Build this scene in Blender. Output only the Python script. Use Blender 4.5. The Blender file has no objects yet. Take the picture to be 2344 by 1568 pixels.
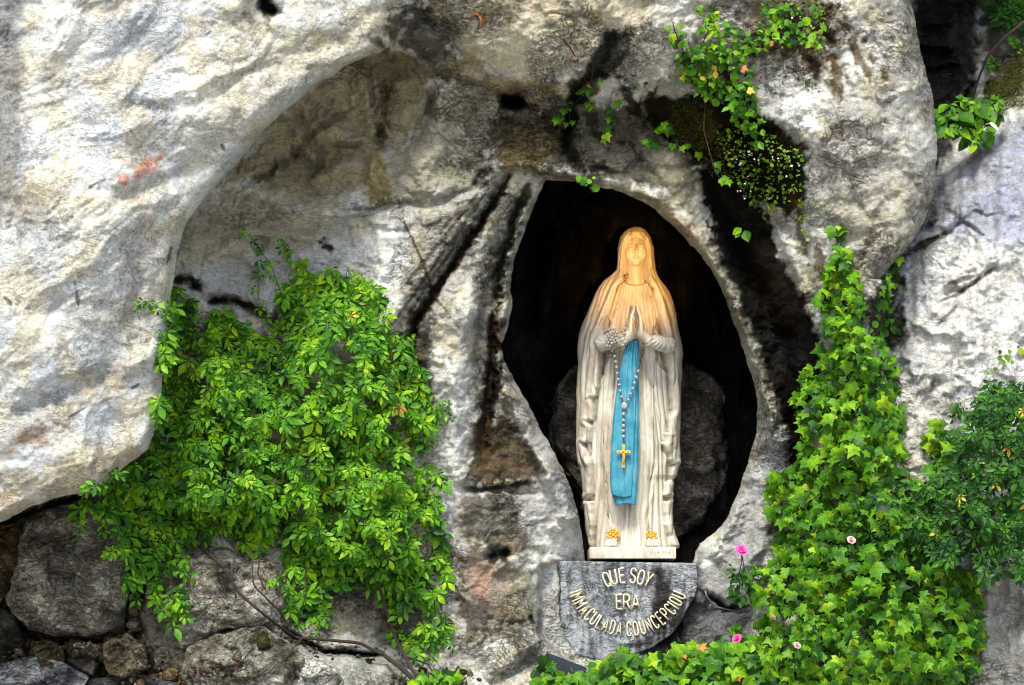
import bpy, math, random
import numpy as np
from mathutils import Vector, Matrix, Quaternion

random.seed(7)
RNG = np.random.default_rng(7)
SC = bpy.context.scene
COL = SC.collection

# ------------------------------------------------------------------ camera, sky, sun, exposure
W0, H0 = 2344.0, 1568.0
FPX = 6400.0
PITCH = math.radians(7.0)
ZC = 4.0
CAM = np.array([0.0, -16.0 * math.cos(PITCH), ZC - 16.0 * math.sin(PITCH)])
VD = np.array([0.0, math.cos(PITCH), math.sin(PITCH)])
VU = np.array([0.0, -math.sin(PITCH), math.cos(PITCH)])

cam_d = bpy.data.cameras.new('camera')
cam_d.sensor_width = 36.0
cam_d.lens = 36.0 * FPX / W0
cam_d.clip_start = 0.1
cam_d.clip_end = 500
cam = bpy.data.objects.new('camera', cam_d)
cam.location = CAM.tolist()
cam.rotation_euler = (math.radians(90) + PITCH, 0, 0)
COL.objects.link(cam)
SC.camera = cam

SUN_EL, SUN_AZ = math.radians(54), math.radians(-11)      # azimuth: from the camera's side, to the left
world = bpy.data.worlds.new('World')
SC.world = world
world.use_nodes = True
wn = world.node_tree.nodes
wn.clear()
wo = wn.new('ShaderNodeOutputWorld')
wb = wn.new('ShaderNodeBackground')
ws = wn.new('ShaderNodeTexSky')
ws.sky_type = 'NISHITA'
ws.sun_disc = False
ws.sun_elevation = SUN_EL
ws.sun_rotation = math.pi + SUN_AZ * -1
ws.dust_density = 3.0
ws.air_density = 1.0
wb.inputs['Strength'].default_value = 0.095
world.node_tree.links.new(ws.outputs[0], wb.inputs[0])
world.node_tree.links.new(wb.outputs[0], wo.inputs[0])

sun_d = bpy.data.lights.new('sun', 'SUN')
sun_d.energy = 1.5
sun_d.angle = math.radians(12)
sun_d.color = (1.0, 0.95, 0.86)
sun = bpy.data.objects.new('sun', sun_d)
# direction the light comes from
sdir = Vector((math.sin(SUN_AZ) * math.cos(SUN_EL), -math.cos(SUN_AZ) * math.cos(SUN_EL), math.sin(SUN_EL)))
sun.rotation_euler = sdir.to_track_quat('Z', 'Y').to_euler()
sun.location = (-6, -8, 16)
COL.objects.link(sun)

SC.view_settings.view_transform = 'Standard'
SC.view_settings.look = 'None'
SC.view_settings.gamma = 1.0
SC.view_settings.use_curve_mapping = False
SC.view_settings.exposure = 1.55
SC.cycles.max_bounces = 6
SC.cycles.filter_width = 1.1

# ------------------------------------------------------------------ numeric helpers
def P(px, py, Y):
    """the world point that lies at depth Y on the line of sight through picture point (px, py)"""
    px = np.asarray(px, float); py = np.asarray(py, float); Y = np.asarray(Y, float)
    a = (px - W0 / 2) / FPX
    b = (H0 / 2 - py) / FPX
    dy = VD[1] + b * VU[1]
    dz = VD[2] + b * VU[2]
    t = (Y - CAM[1]) / dy
    return np.stack(np.broadcast_arrays(CAM[0] + t * a, Y + 0 * t, CAM[2] + t * dz), -1)

def PV(px, py, Y):
    return Vector(P(px, py, Y).tolist())

def sm(x, a, b):
    t = np.clip((x - a) / (b - a), 0, 1)
    return t * t * (3 - 2 * t)

def lin(c):
    c = np.asarray(c, float) / 255.0
    return np.where(c <= 0.04045, c / 12.92, ((c + 0.055) / 1.055) ** 2.4)

def _h(ix, iy, iz, s):
    n = (ix.astype(np.int64) * 374761393 + iy.astype(np.int64) * 668265263 + iz.astype(np.int64) * 2147483647 + s * 974634777) & 0xffffffff
    n = ((n ^ (n >> 13)) * 1274126177) & 0xffffffff
    n = ((n ^ (n >> 16)) * 2246822519) & 0xffffffff
    n = n ^ (n >> 15)
    return n.astype(np.float64) / 4294967295.0

def noise2(x, y, s=0):
    x, y = np.broadcast_arrays(np.asarray(x, float), np.asarray(y, float))
    ix, iy = np.floor(x), np.floor(y)
    fx, fy = x - ix, y - iy
    z = np.zeros_like(ix)
    def g(dx, dy):
        a = _h(ix + dx, iy + dy, z, s) * 6.2831853
        return np.cos(a) * (fx - dx) + np.sin(a) * (fy - dy)
    u = fx * fx * fx * (fx * (fx * 6 - 15) + 10)
    v = fy * fy * fy * (fy * (fy * 6 - 15) + 10)
    a = g(0, 0); a = a + u * (g(1, 0) - a)
    b = g(0, 1); b = b + u * (g(1, 1) - b)
    return (a + v * (b - a)) * 1.4

def fbm2(x, y, o=4, s=0, gain=0.5):
    r, a, f = 0, 1, 1
    for i in range(o):
        r = r + a * noise2(x * f + i * 17.3, y * f + i * 9.1, s + i)
        a *= gain; f *= 2.03
    return r

def ridge2(x, y, o=3, s=0):
    r, a, f = 0, 1, 1
    for i in range(o):
        n = 1 - np.abs(noise2(x * f + i * 7.7, y * f + i * 3.3, s + i)) * 2
        r = r + a * n
        a *= 0.5; f *= 2.1
    return r

def noise3(x, y, z, s=0):
    ix, iy, iz = np.floor(x), np.floor(y), np.floor(z)
    fx, fy, fz = x - ix, y - iy, z - iz
    def g(a, b, c):
        return ((_h(ix + a, iy + b, iz + c, s) * 2 - 1) * (fx - a) + (_h(ix + a, iy + b, iz + c, s + 101) * 2 - 1) * (fy - b)
                + (_h(ix + a, iy + b, iz + c, s + 202) * 2 - 1) * (fz - c))
    q = lambda t: t * t * t * (t * (t * 6 - 15) + 10)
    u, v, w = q(fx), q(fy), q(fz)
    L = lambda a, b, t: a + (b - a) * t
    return L(L(L(g(0,0,0), g(1,0,0), u), L(g(0,1,0), g(1,1,0), u), v), L(L(g(0,0,1), g(1,0,1), u), L(g(0,1,1), g(1,1,1), u), v), w) * 1.3

def fbm3(x, y, z, o=4, s=0):
    r, a, f = 0, 1, 1
    for i in range(o):
        r = r + a * noise3(x * f, y * f, z * f, s + i)
        a *= 0.5; f *= 2.03
    return r

def facets(x, y, s=0, ret_edge=False):
    """broken-stone relief: every cell is a tilted plane of its own"""
    ix, iy = np.floor(x), np.floor(y); z = np.zeros_like(ix)
    d1 = np.full(x.shape, 9.0); d2 = np.full(x.shape, 9.0); val = np.zeros(x.shape)
    for dx in (-1, 0, 1):
        for dy in (-1, 0, 1):
            a, c = ix + dx, iy + dy
            px = a + _h(a, c, z, s); py = c + _h(a, c, z, s + 1)
            d = np.hypot(x - px, y - py)
            v = (_h(a, c, z, s + 2) - .5) * 1.0 + (x - px) * (_h(a, c, z, s + 3) - .5) * 1.6 + (y - py) * (_h(a, c, z, s + 4) - .65) * 1.6
            m = d < d1
            d2 = np.where(m, d1, np.minimum(d2, d)); val = np.where(m, v, val); d1 = np.where(m, d, d1)
    k = np.clip((d2 - d1) / 0.22, 0, 1)
    return val * (k * k * (3 - 2 * k))

def seg_dist(X, Y, pts):
    """distance to a polyline and the running parameter 0..1 along it"""
    pts = np.asarray(pts, float)
    L = np.r_[0, np.cumsum(np.hypot(*(pts[1:] - pts[:-1]).T))]
    D = np.full(X.shape, 1e9); T = np.zeros(X.shape)
    for i in range(len(pts) - 1):
        a, b = pts[i], pts[i + 1]
        v = b - a; vv = max(v @ v, 1e-9)
        t = np.clip(((X - a[0]) * v[0] + (Y - a[1]) * v[1]) / vv, 0, 1)
        d = np.hypot(X - a[0] - t * v[0], Y - a[1] - t * v[1])
        m = d < D
        D = np.where(m, d, D); T = np.where(m, (L[i] + t * (L[i + 1] - L[i])) / L[-1], T)
    return D, T

def sdf_poly(X, Y, poly):
    """signed distance to a closed outline, negative inside"""
    poly = np.asarray(poly, float)
    D, _ = seg_dist(X, Y, np.vstack([poly, poly[:1]]))
    ins = np.zeros(X.shape, bool)
    n = len(poly)
    for i in range(n):
        x1, y1 = poly[i]; x2, y2 = poly[(i + 1) % n]
        if y1 == y2: continue
        c = ((y1 > Y) != (y2 > Y)) & (X < (x2 - x1) * (Y - y1) / (y2 - y1) + x1)
        ins ^= c
    return np.where(ins, -D, D)

def rbf(ctrl, X, Y):
    c = np.asarray(ctrl, float)
    p = c[:, :2] / 500.0
    n = len(p)
    def k(r2): return 0.5 * r2 * np.log(r2 + 1e-9)
    r2 = ((p[:, None] - p[None]) ** 2).sum(-1)
    A = np.zeros((n + 3, n + 3))
    A[:n, :n] = k(r2) + np.eye(n) * 0.02
    A[:n, n] = 1; A[:n, n+1:] = p
    A[n, :n] = 1; A[n+1:, :n] = p.T
    w = np.linalg.solve(A, np.r_[c[:, 2], 0, 0, 0])
    x, y = X / 500.0, Y / 500.0
    r = w[n] + w[n+1] * x + w[n+2] * y
    for i in range(n):
        r = r + w[i] * k((x - p[i, 0]) ** 2 + (y - p[i, 1]) ** 2)
    return r

# ------------------------------------------------------------------ object helpers
def tag(o, label=None, cat=None, group=None, kind=None):
    if label: o['label'] = label
    if cat: o['category'] = cat
    if group: o['group'] = group
    if kind: o['kind'] = kind
    return o

def empty(name, loc, **k):
    o = bpy.data.objects.new(name, None)
    o.empty_display_size = 0.1
    o.location = loc
    COL.objects.link(o)
    return tag(o, **k)

def mesh(name, V, F, smooth=True):
    V = np.asarray(V, np.float32).reshape(-1, 3)
    me = bpy.data.meshes.new(name)
    if isinstance(F, np.ndarray):
        k = F.shape[1]
        me.vertices.add(len(V)); me.vertices.foreach_set('co', V.ravel())
        me.loops.add(F.size); me.loops.foreach_set('vertex_index', F.astype(np.int32).ravel())
        me.polygons.add(len(F))
        me.polygons.foreach_set('loop_start', np.arange(0, F.size, k, dtype=np.int32))
        me.polygons.foreach_set('loop_total', np.full(len(F), k, np.int32))
        me.update(calc_edges=True)
        me.validate()
    else:
        me.from_pydata(V.tolist(), [], F)
    if smooth:
        me.polygons.foreach_set('use_smooth', np.ones(len(me.polygons), bool))
    return me

def link(name, me, mat, parent=None, org=None):
    """org: world origin; the mesh is given in world coordinates when org is set"""
    if org is not None:
        n = len(me.vertices)
        co = np.empty(n * 3, np.float32); me.vertices.foreach_get('co', co)
        co = co.reshape(-1, 3) - np.asarray(org, np.float32)
        me.vertices.foreach_set('co', co.ravel()); me.update()
    if mat is not None and not me.materials:
        me.materials.append(mat)
    o = bpy.data.objects.new(name, me)
    COL.objects.link(o)
    if parent is not None:
        o.parent = parent
        if org is not None:
            o.location = Vector(tuple(org)) - parent.location if parent.parent is None else (0, 0, 0)
    elif org is not None:
        o.location = tuple(org)
    return o

def grid_faces(nr, nc, wrap=False):
    r = np.arange(nr - 1)[:, None]; c = np.arange(nc if wrap else nc - 1)[None]
    c2 = (c + 1) % nc
    return np.stack([r * nc + c, r * nc + c2, (r + 1) * nc + c2, (r + 1) * nc + c], -1).reshape(-1, 4)

def set_color(me, name, rgb, alpha=None):
    at = me.color_attributes.new(name, 'FLOAT_COLOR', 'POINT')
    a = np.ones((len(me.vertices), 4), np.float32)
    a[:, :3] = rgb
    if alpha is not None: a[:, 3] = alpha
    at.data.foreach_set('color', a.ravel())

def tube(pts, rad, sides=8, caps=True):
    """round bar through pts (world); rad: number or list"""
    pts = [Vector(tuple(p)) for p in pts]
    n = len(pts)
    rad = [rad] * n if not hasattr(rad, '__len__') else list(rad)
    V, F = [], []
    up = None
    for i, p in enumerate(pts):
        t = (pts[min(i + 1, n - 1)] - pts[max(i - 1, 0)]).normalized()
        if up is None:
            up = t.orthogonal().normalized()
        else:
            up = (up - t * up.dot(t))
            up = up.normalized() if up.length > 1e-6 else t.orthogonal().normalized()
        s = t.cross(up)
        for k in range(sides):
            a = 2 * math.pi * k / sides
            V.append(p + (up * math.cos(a) + s * math.sin(a)) * rad[i])
    for i in range(n - 1):
        for k in range(sides):
            k2 = (k + 1) % sides
            F.append((i * sides + k, i * sides + k2, (i + 1) * sides + k2, (i + 1) * sides + k))
    if caps:
        F.append(tuple(range(sides - 1, -1, -1)))
        F.append(tuple((n - 1) * sides + k for k in range(sides)))
    return [tuple(v) for v in V], F

def join(parts):
    V, F = [], []
    for v, f in parts:
        b = len(V)
        V += list(v); F += [tuple(i + b for i in q) for q in f]
    return V, F

# ------------------------------------------------------------------ materials
def mat_new(name):
    m = bpy.data.materials.new(name)
    m.use_nodes = True
    nt = m.node_tree
    b = nt.nodes['Principled BSDF']
    return m, nt, b

def N(nt, t, **k):
    n = nt.nodes.new(t)
    for a, v in k.items():
        if a.startswith('i_'):
            n.inputs[a[2:].replace('_', ' ')].default_value = v
        else:
            setattr(n, a, v)
    return n

def ramp(nt, src, stops):
    r = nt.nodes.new('ShaderNodeValToRGB')
    el = r.color_ramp.elements
    while len(el) < len(stops): el.new(0.5)
    for e, (p, c) in zip(el, stops):
        e.position = p
        e.color = (c, c, c, 1) if not hasattr(c, '__len__') else (*c, 1)
    nt.links.new(src, r.inputs[0])
    return r

def mul(nt, a, b, fac=1.0, typ='MULTIPLY'):
    m = nt.nodes.new('ShaderNodeMix'); m.data_type = 'RGBA'; m.blend_type = typ
    m.inputs[0].default_value = fac
    nt.links.new(a, m.inputs[6]); nt.links.new(b, m.inputs[7])
    return m.outputs[2]

def rock_material(name, bump=1.0, rough=0.88, fine=1.0):
    m, nt, b = mat_new(name)
    L = nt.links.new
    at = N(nt, 'ShaderNodeAttribute', attribute_name='paint')
    geo = N(nt, 'ShaderNodeNewGeometry')
    mp = N(nt, 'ShaderNodeMapping'); mp.inputs['Scale'].default_value = (0.75, 1, 1.35)
    mp.inputs['Rotation'].default_value = (0, math.radians(-18), 0)
    L(geo.outputs['Position'], mp.inputs[0])
    n0 = N(nt, 'ShaderNodeTexNoise', i_Scale=4.5, i_Detail=8.0, i_Roughness=0.65, i_Distortion=0.6)
    n1 = N(nt, 'ShaderNodeTexNoise', i_Scale=19.0, i_Detail=7.0, i_Roughness=0.7, i_Distortion=1.6)
    n2 = N(nt, 'ShaderNodeTexNoise', i_Scale=75.0, i_Detail=4.0, i_Roughness=0.7, i_Distortion=0.8)
    for n in (n0, n1, n2): L(mp.outputs[0], n.inputs['Vector'])
    r0 = ramp(nt, n0.outputs[0], [(0.30, (0.76, 0.75, 0.70)), (0.5, (1.0, 1.0, 0.98)), (0.68, (1.12, 1.13, 1.13))])
    r1 = ramp(nt, n1.outputs[0], [(0.30, (0.66, 0.62, 0.54)), (0.42, (0.92, 0.91, 0.87)), (0.56, (1.02, 1.02, 1.01)), (0.70, (1.16, 1.16, 1.16))])
    r2 = ramp(nt, n2.outputs[0], [(0.36, 0.62), (0.5, 1.0), (0.66, 1.2)])
    c = mul(nt, at.outputs['Color'], r0.outputs[0])
    c = mul(nt, c, r1.outputs[0], 0.85 * fine)
    c = mul(nt, c, r2.outputs[0], 0.8 * fine)
    # small pits and hairline cracks
    vo = N(nt, 'ShaderNodeTexVoronoi', feature='DISTANCE_TO_EDGE', i_Scale=5.0)
    wv = N(nt, 'ShaderNodeMix', data_type='VECTOR'); wv.inputs[0].default_value = 0.22
    L(mp.outputs[0], wv.inputs[4]); L(n1.outputs['Color'], wv.inputs[5])
    L(wv.outputs[1], vo.inputs['Vector'])
    rv = ramp(nt, vo.outputs['Distance'], [(0.0, 0.35), (0.012, 0.8), (0.03, 1.0)])
    gate = ramp(nt, n0.outputs[0], [(0.42, 1.0), (0.5, 0.0)])
    inv = N(nt, 'ShaderNodeMix', data_type='RGBA', blend_type='MULTIPLY')
    L(gate.outputs[0], inv.inputs[0]); L(c, inv.inputs[6]); L(rv.outputs[0], inv.inputs[7])
    cc = inv.outputs[2]
    hs = []
    for sc_, wd, dk in ((5.0, 0.012, (0.30, 0.25, 0.19)), (12.0, 0.020, (0.42, 0.37, 0.30)), (30.0, 0.030, (0.62, 0.58, 0.52))):
        nz_ = N(nt, 'ShaderNodeTexNoise', i_Scale=sc_, i_Detail=5.0, i_Roughness=0.62, i_Distortion=1.3)
        L(mp.outputs[0], nz_.inputs['Vector'])
        s_ = N(nt, 'ShaderNodeMath', operation='SUBTRACT'); s_.inputs[1].default_value = 0.5; L(nz_.outputs[0], s_.inputs[0])
        a_ = N(nt, 'ShaderNodeMath', operation='ABSOLUTE'); L(s_.outputs[0], a_.inputs[0])
        rr_ = ramp(nt, a_.outputs[0], [(0.0, dk), (wd * 0.45, tuple(0.5 + 0.5 * x for x in dk)), (wd, (1, 1, 1))])
        mm_ = N(nt, 'ShaderNodeMix', data_type='RGBA', blend_type='MULTIPLY'); L(at.outputs['Alpha'], mm_.inputs[0]); L(cc, mm_.inputs[6]); L(rr_.outputs[0], mm_.inputs[7]); cc = mm_.outputs[2]
        hs.append(ramp(nt, a_.outputs[0], [(0.0, 0.0), (wd * 1.6, 1.0)]))
    L(cc, b.inputs['Base Color'])
    b.inputs['Roughness'].default_value = rough
    b.inputs['Specular IOR Level'].default_value = 0.06
    b1 = N(nt, 'ShaderNodeBump', i_Strength=0.8, i_Distance=0.014 * bump)
    b2 = N(nt, 'ShaderNodeBump', i_Strength=0.7, i_Distance=0.008 * bump)
    b3 = N(nt, 'ShaderNodeBump', i_Strength=0.6, i_Distance=0.004 * bump)
    L(n0.outputs[0], b1.inputs['Height']); L(n1.outputs[0], b2.inputs['Height']); L(n2.outputs[0], b3.inputs['Height'])
    L(b1.outputs[0], b2.inputs['Normal']); L(b2.outputs[0], b3.inputs['Normal'])
    nn_ = b3
    for h_, dd_ in zip(hs, (0.012, 0.007, 0.003)):
        bb = N(nt, 'ShaderNodeBump', i_Strength=0.7, i_Distance=dd_ * bump); L(at.outputs['Alpha'], bb.inputs['Strength'])
        L(h_.outputs[0], bb.inputs['Height']); L(nn_.outputs[0], bb.inputs['Normal']); nn_ = bb
    L(nn_.outputs[0], b.inputs['Normal'])
    return m

M_rock = rock_material('rock', 1.15)
M_stone = rock_material('dressed_stone', 0.35, 0.7, 0.6)

def simple(name, col, rough=0.6, metal=0.0, var=0.25, scale=20, bump=0.0, spec=0.5, stops=None):
    m, nt, b = mat_new(name)
    tc = N(nt, 'ShaderNodeNewGeometry')
    n = N(nt, 'ShaderNodeTexNoise', i_Scale=float(scale), i_Detail=5.0, i_Roughness=0.6)
    nt.links.new(tc.outputs['Position'], n.inputs['Vector'])
    c0 = np.array(col)
    r = ramp(nt, n.outputs[0], stops or [(0.3, tuple(c0 * (1 - var))), (0.7, tuple(np.minimum(c0 * (1 + var), 1)))])
    nt.links.new(r.outputs[0], b.inputs['Base Color'])
    b.inputs['Roughness'].default_value = rough
    b.inputs['Metallic'].default_value = metal
    b.inputs['Specular IOR Level'].default_value = spec
    if bump:
        bp = N(nt, 'ShaderNodeBump', i_Strength=0.6, i_Distance=bump)
        nt.links.new(n.outputs[0], bp.inputs['Height']); nt.links.new(bp.outputs[0], b.inputs['Normal'])
    return m

def marble_material():
    m, nt, b = mat_new('weathered_marble')
    L = nt.links.new
    geo = N(nt, 'ShaderNodeNewGeometry')
    n = N(nt, 'ShaderNodeTexNoise', i_Scale=7.0, i_Detail=6.0, i_Roughness=0.65, i_Distortion=1.0)
    mp = N(nt, 'ShaderNodeMapping'); mp.inputs['Scale'].default_value = (2.0, 2.0, 0.5)
    L(geo.outputs['Position'], mp.inputs[0]); L(mp.outputs[0], n.inputs['Vector'])
    r = ramp(nt, n.outputs[0], [(0.3, (0.35, 0.305, 0.215)), (0.46, (0.53, 0.495, 0.40)), (0.62, (0.68, 0.655, 0.56))])
    # darker brown in the hollows of the folds, weaker towards the hem
    ao = N(nt, 'ShaderNodeAttribute', attribute_name='brown_tone')
    brown_tone = N(nt, 'ShaderNodeMix', data_type='RGBA', blend_type='MIX')
    brown_tone.inputs[7].default_value = (0.16, 0.12, 0.075, 1)
    L(ao.outputs['Fac'], brown_tone.inputs[0]); L(r.outputs[0], brown_tone.inputs[6])
    L(brown_tone.outputs[2], b.inputs['Base Color'])
    b.inputs['Roughness'].default_value = 0.5
    b.inputs['Subsurface Weight'].default_value = 0.0
    n2 = N(nt, 'ShaderNodeTexNoise', i_Scale=60.0, i_Detail=4.0)
    L(geo.outputs['Position'], n2.inputs['Vector'])
    bp = N(nt, 'ShaderNodeBump', i_Strength=0.4, i_Distance=0.003)
    L(n2.outputs[0], bp.inputs['Height']); L(bp.outputs[0], b.inputs['Normal'])
    return m
M_marble = marble_material()

def leaf_material(name, cols, trans=0.14):
    """cols: ramp of leaf tones; each leaf draws its own, with a slow drift over the plant"""
    m, nt, b = mat_new(name)
    L = nt.links.new
    oi = N(nt, 'ShaderNodeObjectInfo'); geo = N(nt, 'ShaderNodeNewGeometry')
    n = N(nt, 'ShaderNodeTexNoise', i_Scale=7.0, i_Detail=3.0)
    L(geo.outputs['Position'], n.inputs['Vector'])
    a1 = N(nt, 'ShaderNodeMath', operation='ADD'); L(oi.outputs['Random'], a1.inputs[0]); L(geo.outputs['Random Per Island'], a1.inputs[1])
    fr = N(nt, 'ShaderNodeMath', operation='FRACT'); L(a1.outputs[0], fr.inputs[0])
    mx = N(nt, 'ShaderNodeMix', data_type='FLOAT'); mx.inputs[0].default_value = 0.45
    rn = ramp(nt, n.outputs[0], [(0.36, 0.0), (0.64, 1.0)])
    L(fr.outputs[0], mx.inputs[2]); L(rn.outputs[0], mx.inputs[3])
    cr = ramp(nt, mx.outputs[0], [(i / (len(cols) - 1) * 0.9 + 0.05, tuple(c)) for i, c in enumerate(cols)])
    n2 = N(nt, 'ShaderNodeTexNoise', i_Scale=90.0, i_Detail=2.0)
    L(geo.outputs['Position'], n2.inputs['Vector'])
    r2 = ramp(nt, n2.outputs[0], [(0.35, 0.75), (0.65, 1.2)])
    c = mul(nt, cr.outputs[0], r2.outputs[0])
    L(c, b.inputs['Base Color'])
    b.inputs['Roughness'].default_value = 0.5
    b.inputs['Specular IOR Level'].default_value = 0.2
    tr = N(nt, 'ShaderNodeBsdfTranslucent'); L(c, tr.inputs[0])
    ms = N(nt, 'ShaderNodeMixShader'); ms.inputs[0].default_value = trans
    L(b.outputs[0], ms.inputs[1]); L(tr.outputs[0], ms.inputs[2])
    L(ms.outputs[0], nt.nodes['Material Output'].inputs[0])
    return m

M_leaf_rose = leaf_material('climbing_rose_leaf', [(0.010, 0.042, 0.005), (0.026, 0.11, 0.005), (0.065, 0.21, 0.005), (0.13, 0.32, 0.006), (0.27, 0.44, 0.010)])
M_leaf_ivy = leaf_material('ivy_leaf', [(0.008, 0.034, 0.006), (0.022, 0.095, 0.005), (0.060, 0.19, 0.005), (0.13, 0.30, 0.006), (0.28, 0.43, 0.012)])
M_leaf_dark = leaf_material('dark_rose_leaf', [(0.007, 0.030, 0.006), (0.014, 0.065, 0.007), (0.028, 0.115, 0.007), (0.07, 0.22, 0.008)])
M_moss_leaf = leaf_material('small_herb_leaf', [(0.02, 0.04, 0.004), (0.06, 0.13, 0.006), (0.13, 0.26, 0.01), (0.26, 0.32, 0.03)])
M_bark = simple('bark', (0.026, 0.017, 0.012), 0.9, var=0.5, scale=60, bump=0.004)
M_twig = simple('green_twig', (0.05, 0.075, 0.02), 0.7, var=0.4, scale=40)
M_blue = simple('blue_paint', (0.06, 0.30, 0.44), 0.45, var=0.35, scale=9, bump=0.002,
                stops=[(0.28, (0.015, 0.15, 0.23)), (0.5, (0.035, 0.25, 0.36)), (0.72, (0.11, 0.35, 0.44))])
M_gold = simple('gilding', (0.75, 0.42, 0.06), 0.42, metal=0.35, var=0.3, scale=60, bump=0.003)
M_bead = simple('stone_bead', (0.36, 0.34, 0.31), 0.5, var=0.25, scale=50)
M_chain = simple('dull_chain', (0.10, 0.09, 0.07), 0.6, metal=0.4)
M_letter = simple('cream_letter', (0.60, 0.56, 0.38), 0.55, var=0.3, scale=45, stops=[(0.32, (0.30, 0.27, 0.18)), (0.48, (0.58, 0.54, 0.37)), (0.7, (0.70, 0.66, 0.47))])
M_pink = simple('pink_petal', (0.80, 0.10, 0.38), 0.6, var=0.3, scale=40)
M_pale = simple('pale_petal', (0.75, 0.42, 0.42), 0.6, var=0.25, scale=40)
M_dry = simple('dry_leaf', (0.40, 0.16, 0.05), 0.8, var=0.4, scale=40)
M_yellow_leaf = simple('yellow_leaf', (0.42, 0.34, 0.03), 0.7, var=0.3, scale=40)
M_dark_metal = simple('dark_blue_metal', (0.018, 0.026, 0.042), 0.45, metal=0.2, var=0.25, scale=14)
M_cable = simple('cable_grey', (0.10, 0.10, 0.12), 0.4, var=0.2)
M_white_f = simple('white_petal', (0.75, 0.75, 0.78), 0.6, var=0.1)
M_ground = simple('paving', (0.36, 0.34, 0.31), 0.85, var=0.2, scale=3)

# ------------------------------------------------------------------ the cliff: one continuous rock surface
def axis(lo, a, b, hi, fine, coarse):
    return np.r_[np.arange(lo, a, coarse), np.arange(a, b, fine), np.arange(b, hi + coarse, coarse)]
GX = axis(-620, -12, 2356, 2980, 3.0, 16)
GY = axis(-520, -12, 1580, 2420, 3.0, 16)
X, Y = np.meshgrid(GX, GY)
nc, nr = len(GX), len(GY)
wx = X + 9 * fbm2(X / 45, Y / 45, 3, 11) + 3 * fbm2(X / 9, Y / 9, 2, 12)
wy = Y + 9 * fbm2(X / 45, Y / 45, 3, 13) + 3 * fbm2(X / 9, Y / 9, 2, 14)
w2x = X + 2.5 * fbm2(X / 30, Y / 30, 3, 15)
w2y = Y + 2.5 * fbm2(X / 30, Y / 30, 3, 16)

A_ctrl = [(-500,-400,-1.9),(0,0,-1.85),(300,100,-1.72),(600,50,-1.5),(900,40,-1.15),(80,400,-1.95),(400,300,-1.75),(700,170,-1.38),(500,360,-1.5),
          (300,560,-1.85),(100,800,-2.0),(350,750,-1.62),(200,1000,-1.85),(50,1100,-1.8),(330,930,-1.6),(390,560,-1.45),(950,90,-1.02),(0,500,-1.75),
          (180,650,-2.0),(-400,800,-1.8),(250,820,-1.72),(0,950,-1.85),(60,300,-1.95),(-20,200,-1.7),(200,250,-1.85),(560,240,-1.62),(210,60,-1.9)]
B_ctrl = [(1200,-10,-1.0),(1500,0,-1.02),(950,60,-1.05),(1080,90,-0.92),(1300,120,-1.0),(1480,150,-0.9),(1200,180,-0.85),(1750,50,-0.86),(1900,100,-1.0),
          (2050,100,-0.92),(2115,300,-0.85),(1950,300,-1.1),(2050,450,-0.98),(1800,280,-0.95),(1600,220,-0.62),(1550,330,-0.5),(1400,260,-0.5),(1250,270,-0.5),
          (1180,235,-0.42),(1120,320,-0.46),(1200,350,-0.60),(1350,380,-0.64),(1500,430,-0.60),(1600,520,-0.45),(1680,680,-0.42),(1740,850,-0.4),(1780,1000,-0.4),
          (1700,500,-0.42),(1780,650,-0.42),(1830,850,-0.42),(1820,480,-0.72),(1880,620,-0.85),(1930,800,-0.85),(1960,600,-0.95),
          (900,160,-0.45),(800,200,-0.55),(700,290,-0.5),(820,330,-0.42),(600,430,-0.5),(700,400,-0.42),(960,250,-0.52),(1050,230,-0.6),(950,400,-0.45),(1040,400,-0.55),
          (780,460,-0.42),(800,500,-0.6),(950,500,-0.56),(600,590,-0.64),(450,600,-0.72),(500,700,-0.62),(700,680,-0.62),(900,640,-0.72),(1000,600,-0.66),
          (1100,480,-0.5),(1000,800,-0.74),(1080,700,-0.66),(1100,900,-0.62),(1050,1100,-0.66),(1160,500,-0.34),(1180,600,-0.28),(1150,750,-0.38),(1150,900,-0.42),
          (1200,1000,-0.36),(1250,1080,-0.42),(1300,1200,-0.42),(1200,1200,-0.52),(1100,1300,-0.66),(1200,1400,-0.6),(1250,1500,-0.62),(1000,1400,-0.75),
          (800,1000,-0.6),(600,900,-0.6),(500,1000,-0.6),(1400,1400,-0.08),(1300,1340,-0.12),(1540,1340,-0.12),(1480,1300,-0.05),(1500,1510,-0.32),(1400,1520,-0.40),(1330,1480,-0.38),(1262,1340,-.42),(1300,1440,-.37),(1610,1450,-0.28),(1545,1465,-.2),(1660,1320,-0.36),(1700,1240,-0.40),(1275,1430,-.42),
          (1620,1300,-0.27),(1720,1100,-0.36),(1760,1150,-0.4),(1400,1568,-0.55),(100,1250,-1.06),(300,1300,-1.0),(400,1100,-0.85),(500,1300,-0.86),(100,1450,-1.02),
          (300,1500,-1.0),(600,1500,-1.08),(800,1540,-1.02),(800,1350,-0.72),(700,1200,-0.7),(900,1450,-0.7),(1900,1000,-0.7),(2000,1200,-0.8),(0,1350,-0.9),
          (1100,1560,-0.85),(1250,1440,-0.66),(300,2300,-1.3),(1300,2300,-1.2),(2200,2300,-1.4),(1300,-400,-1.3),(-400,1500,-1.2),(1900,-400,-1.2),(1900,1568,-0.9),(1400,800,-0.3)]
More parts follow.
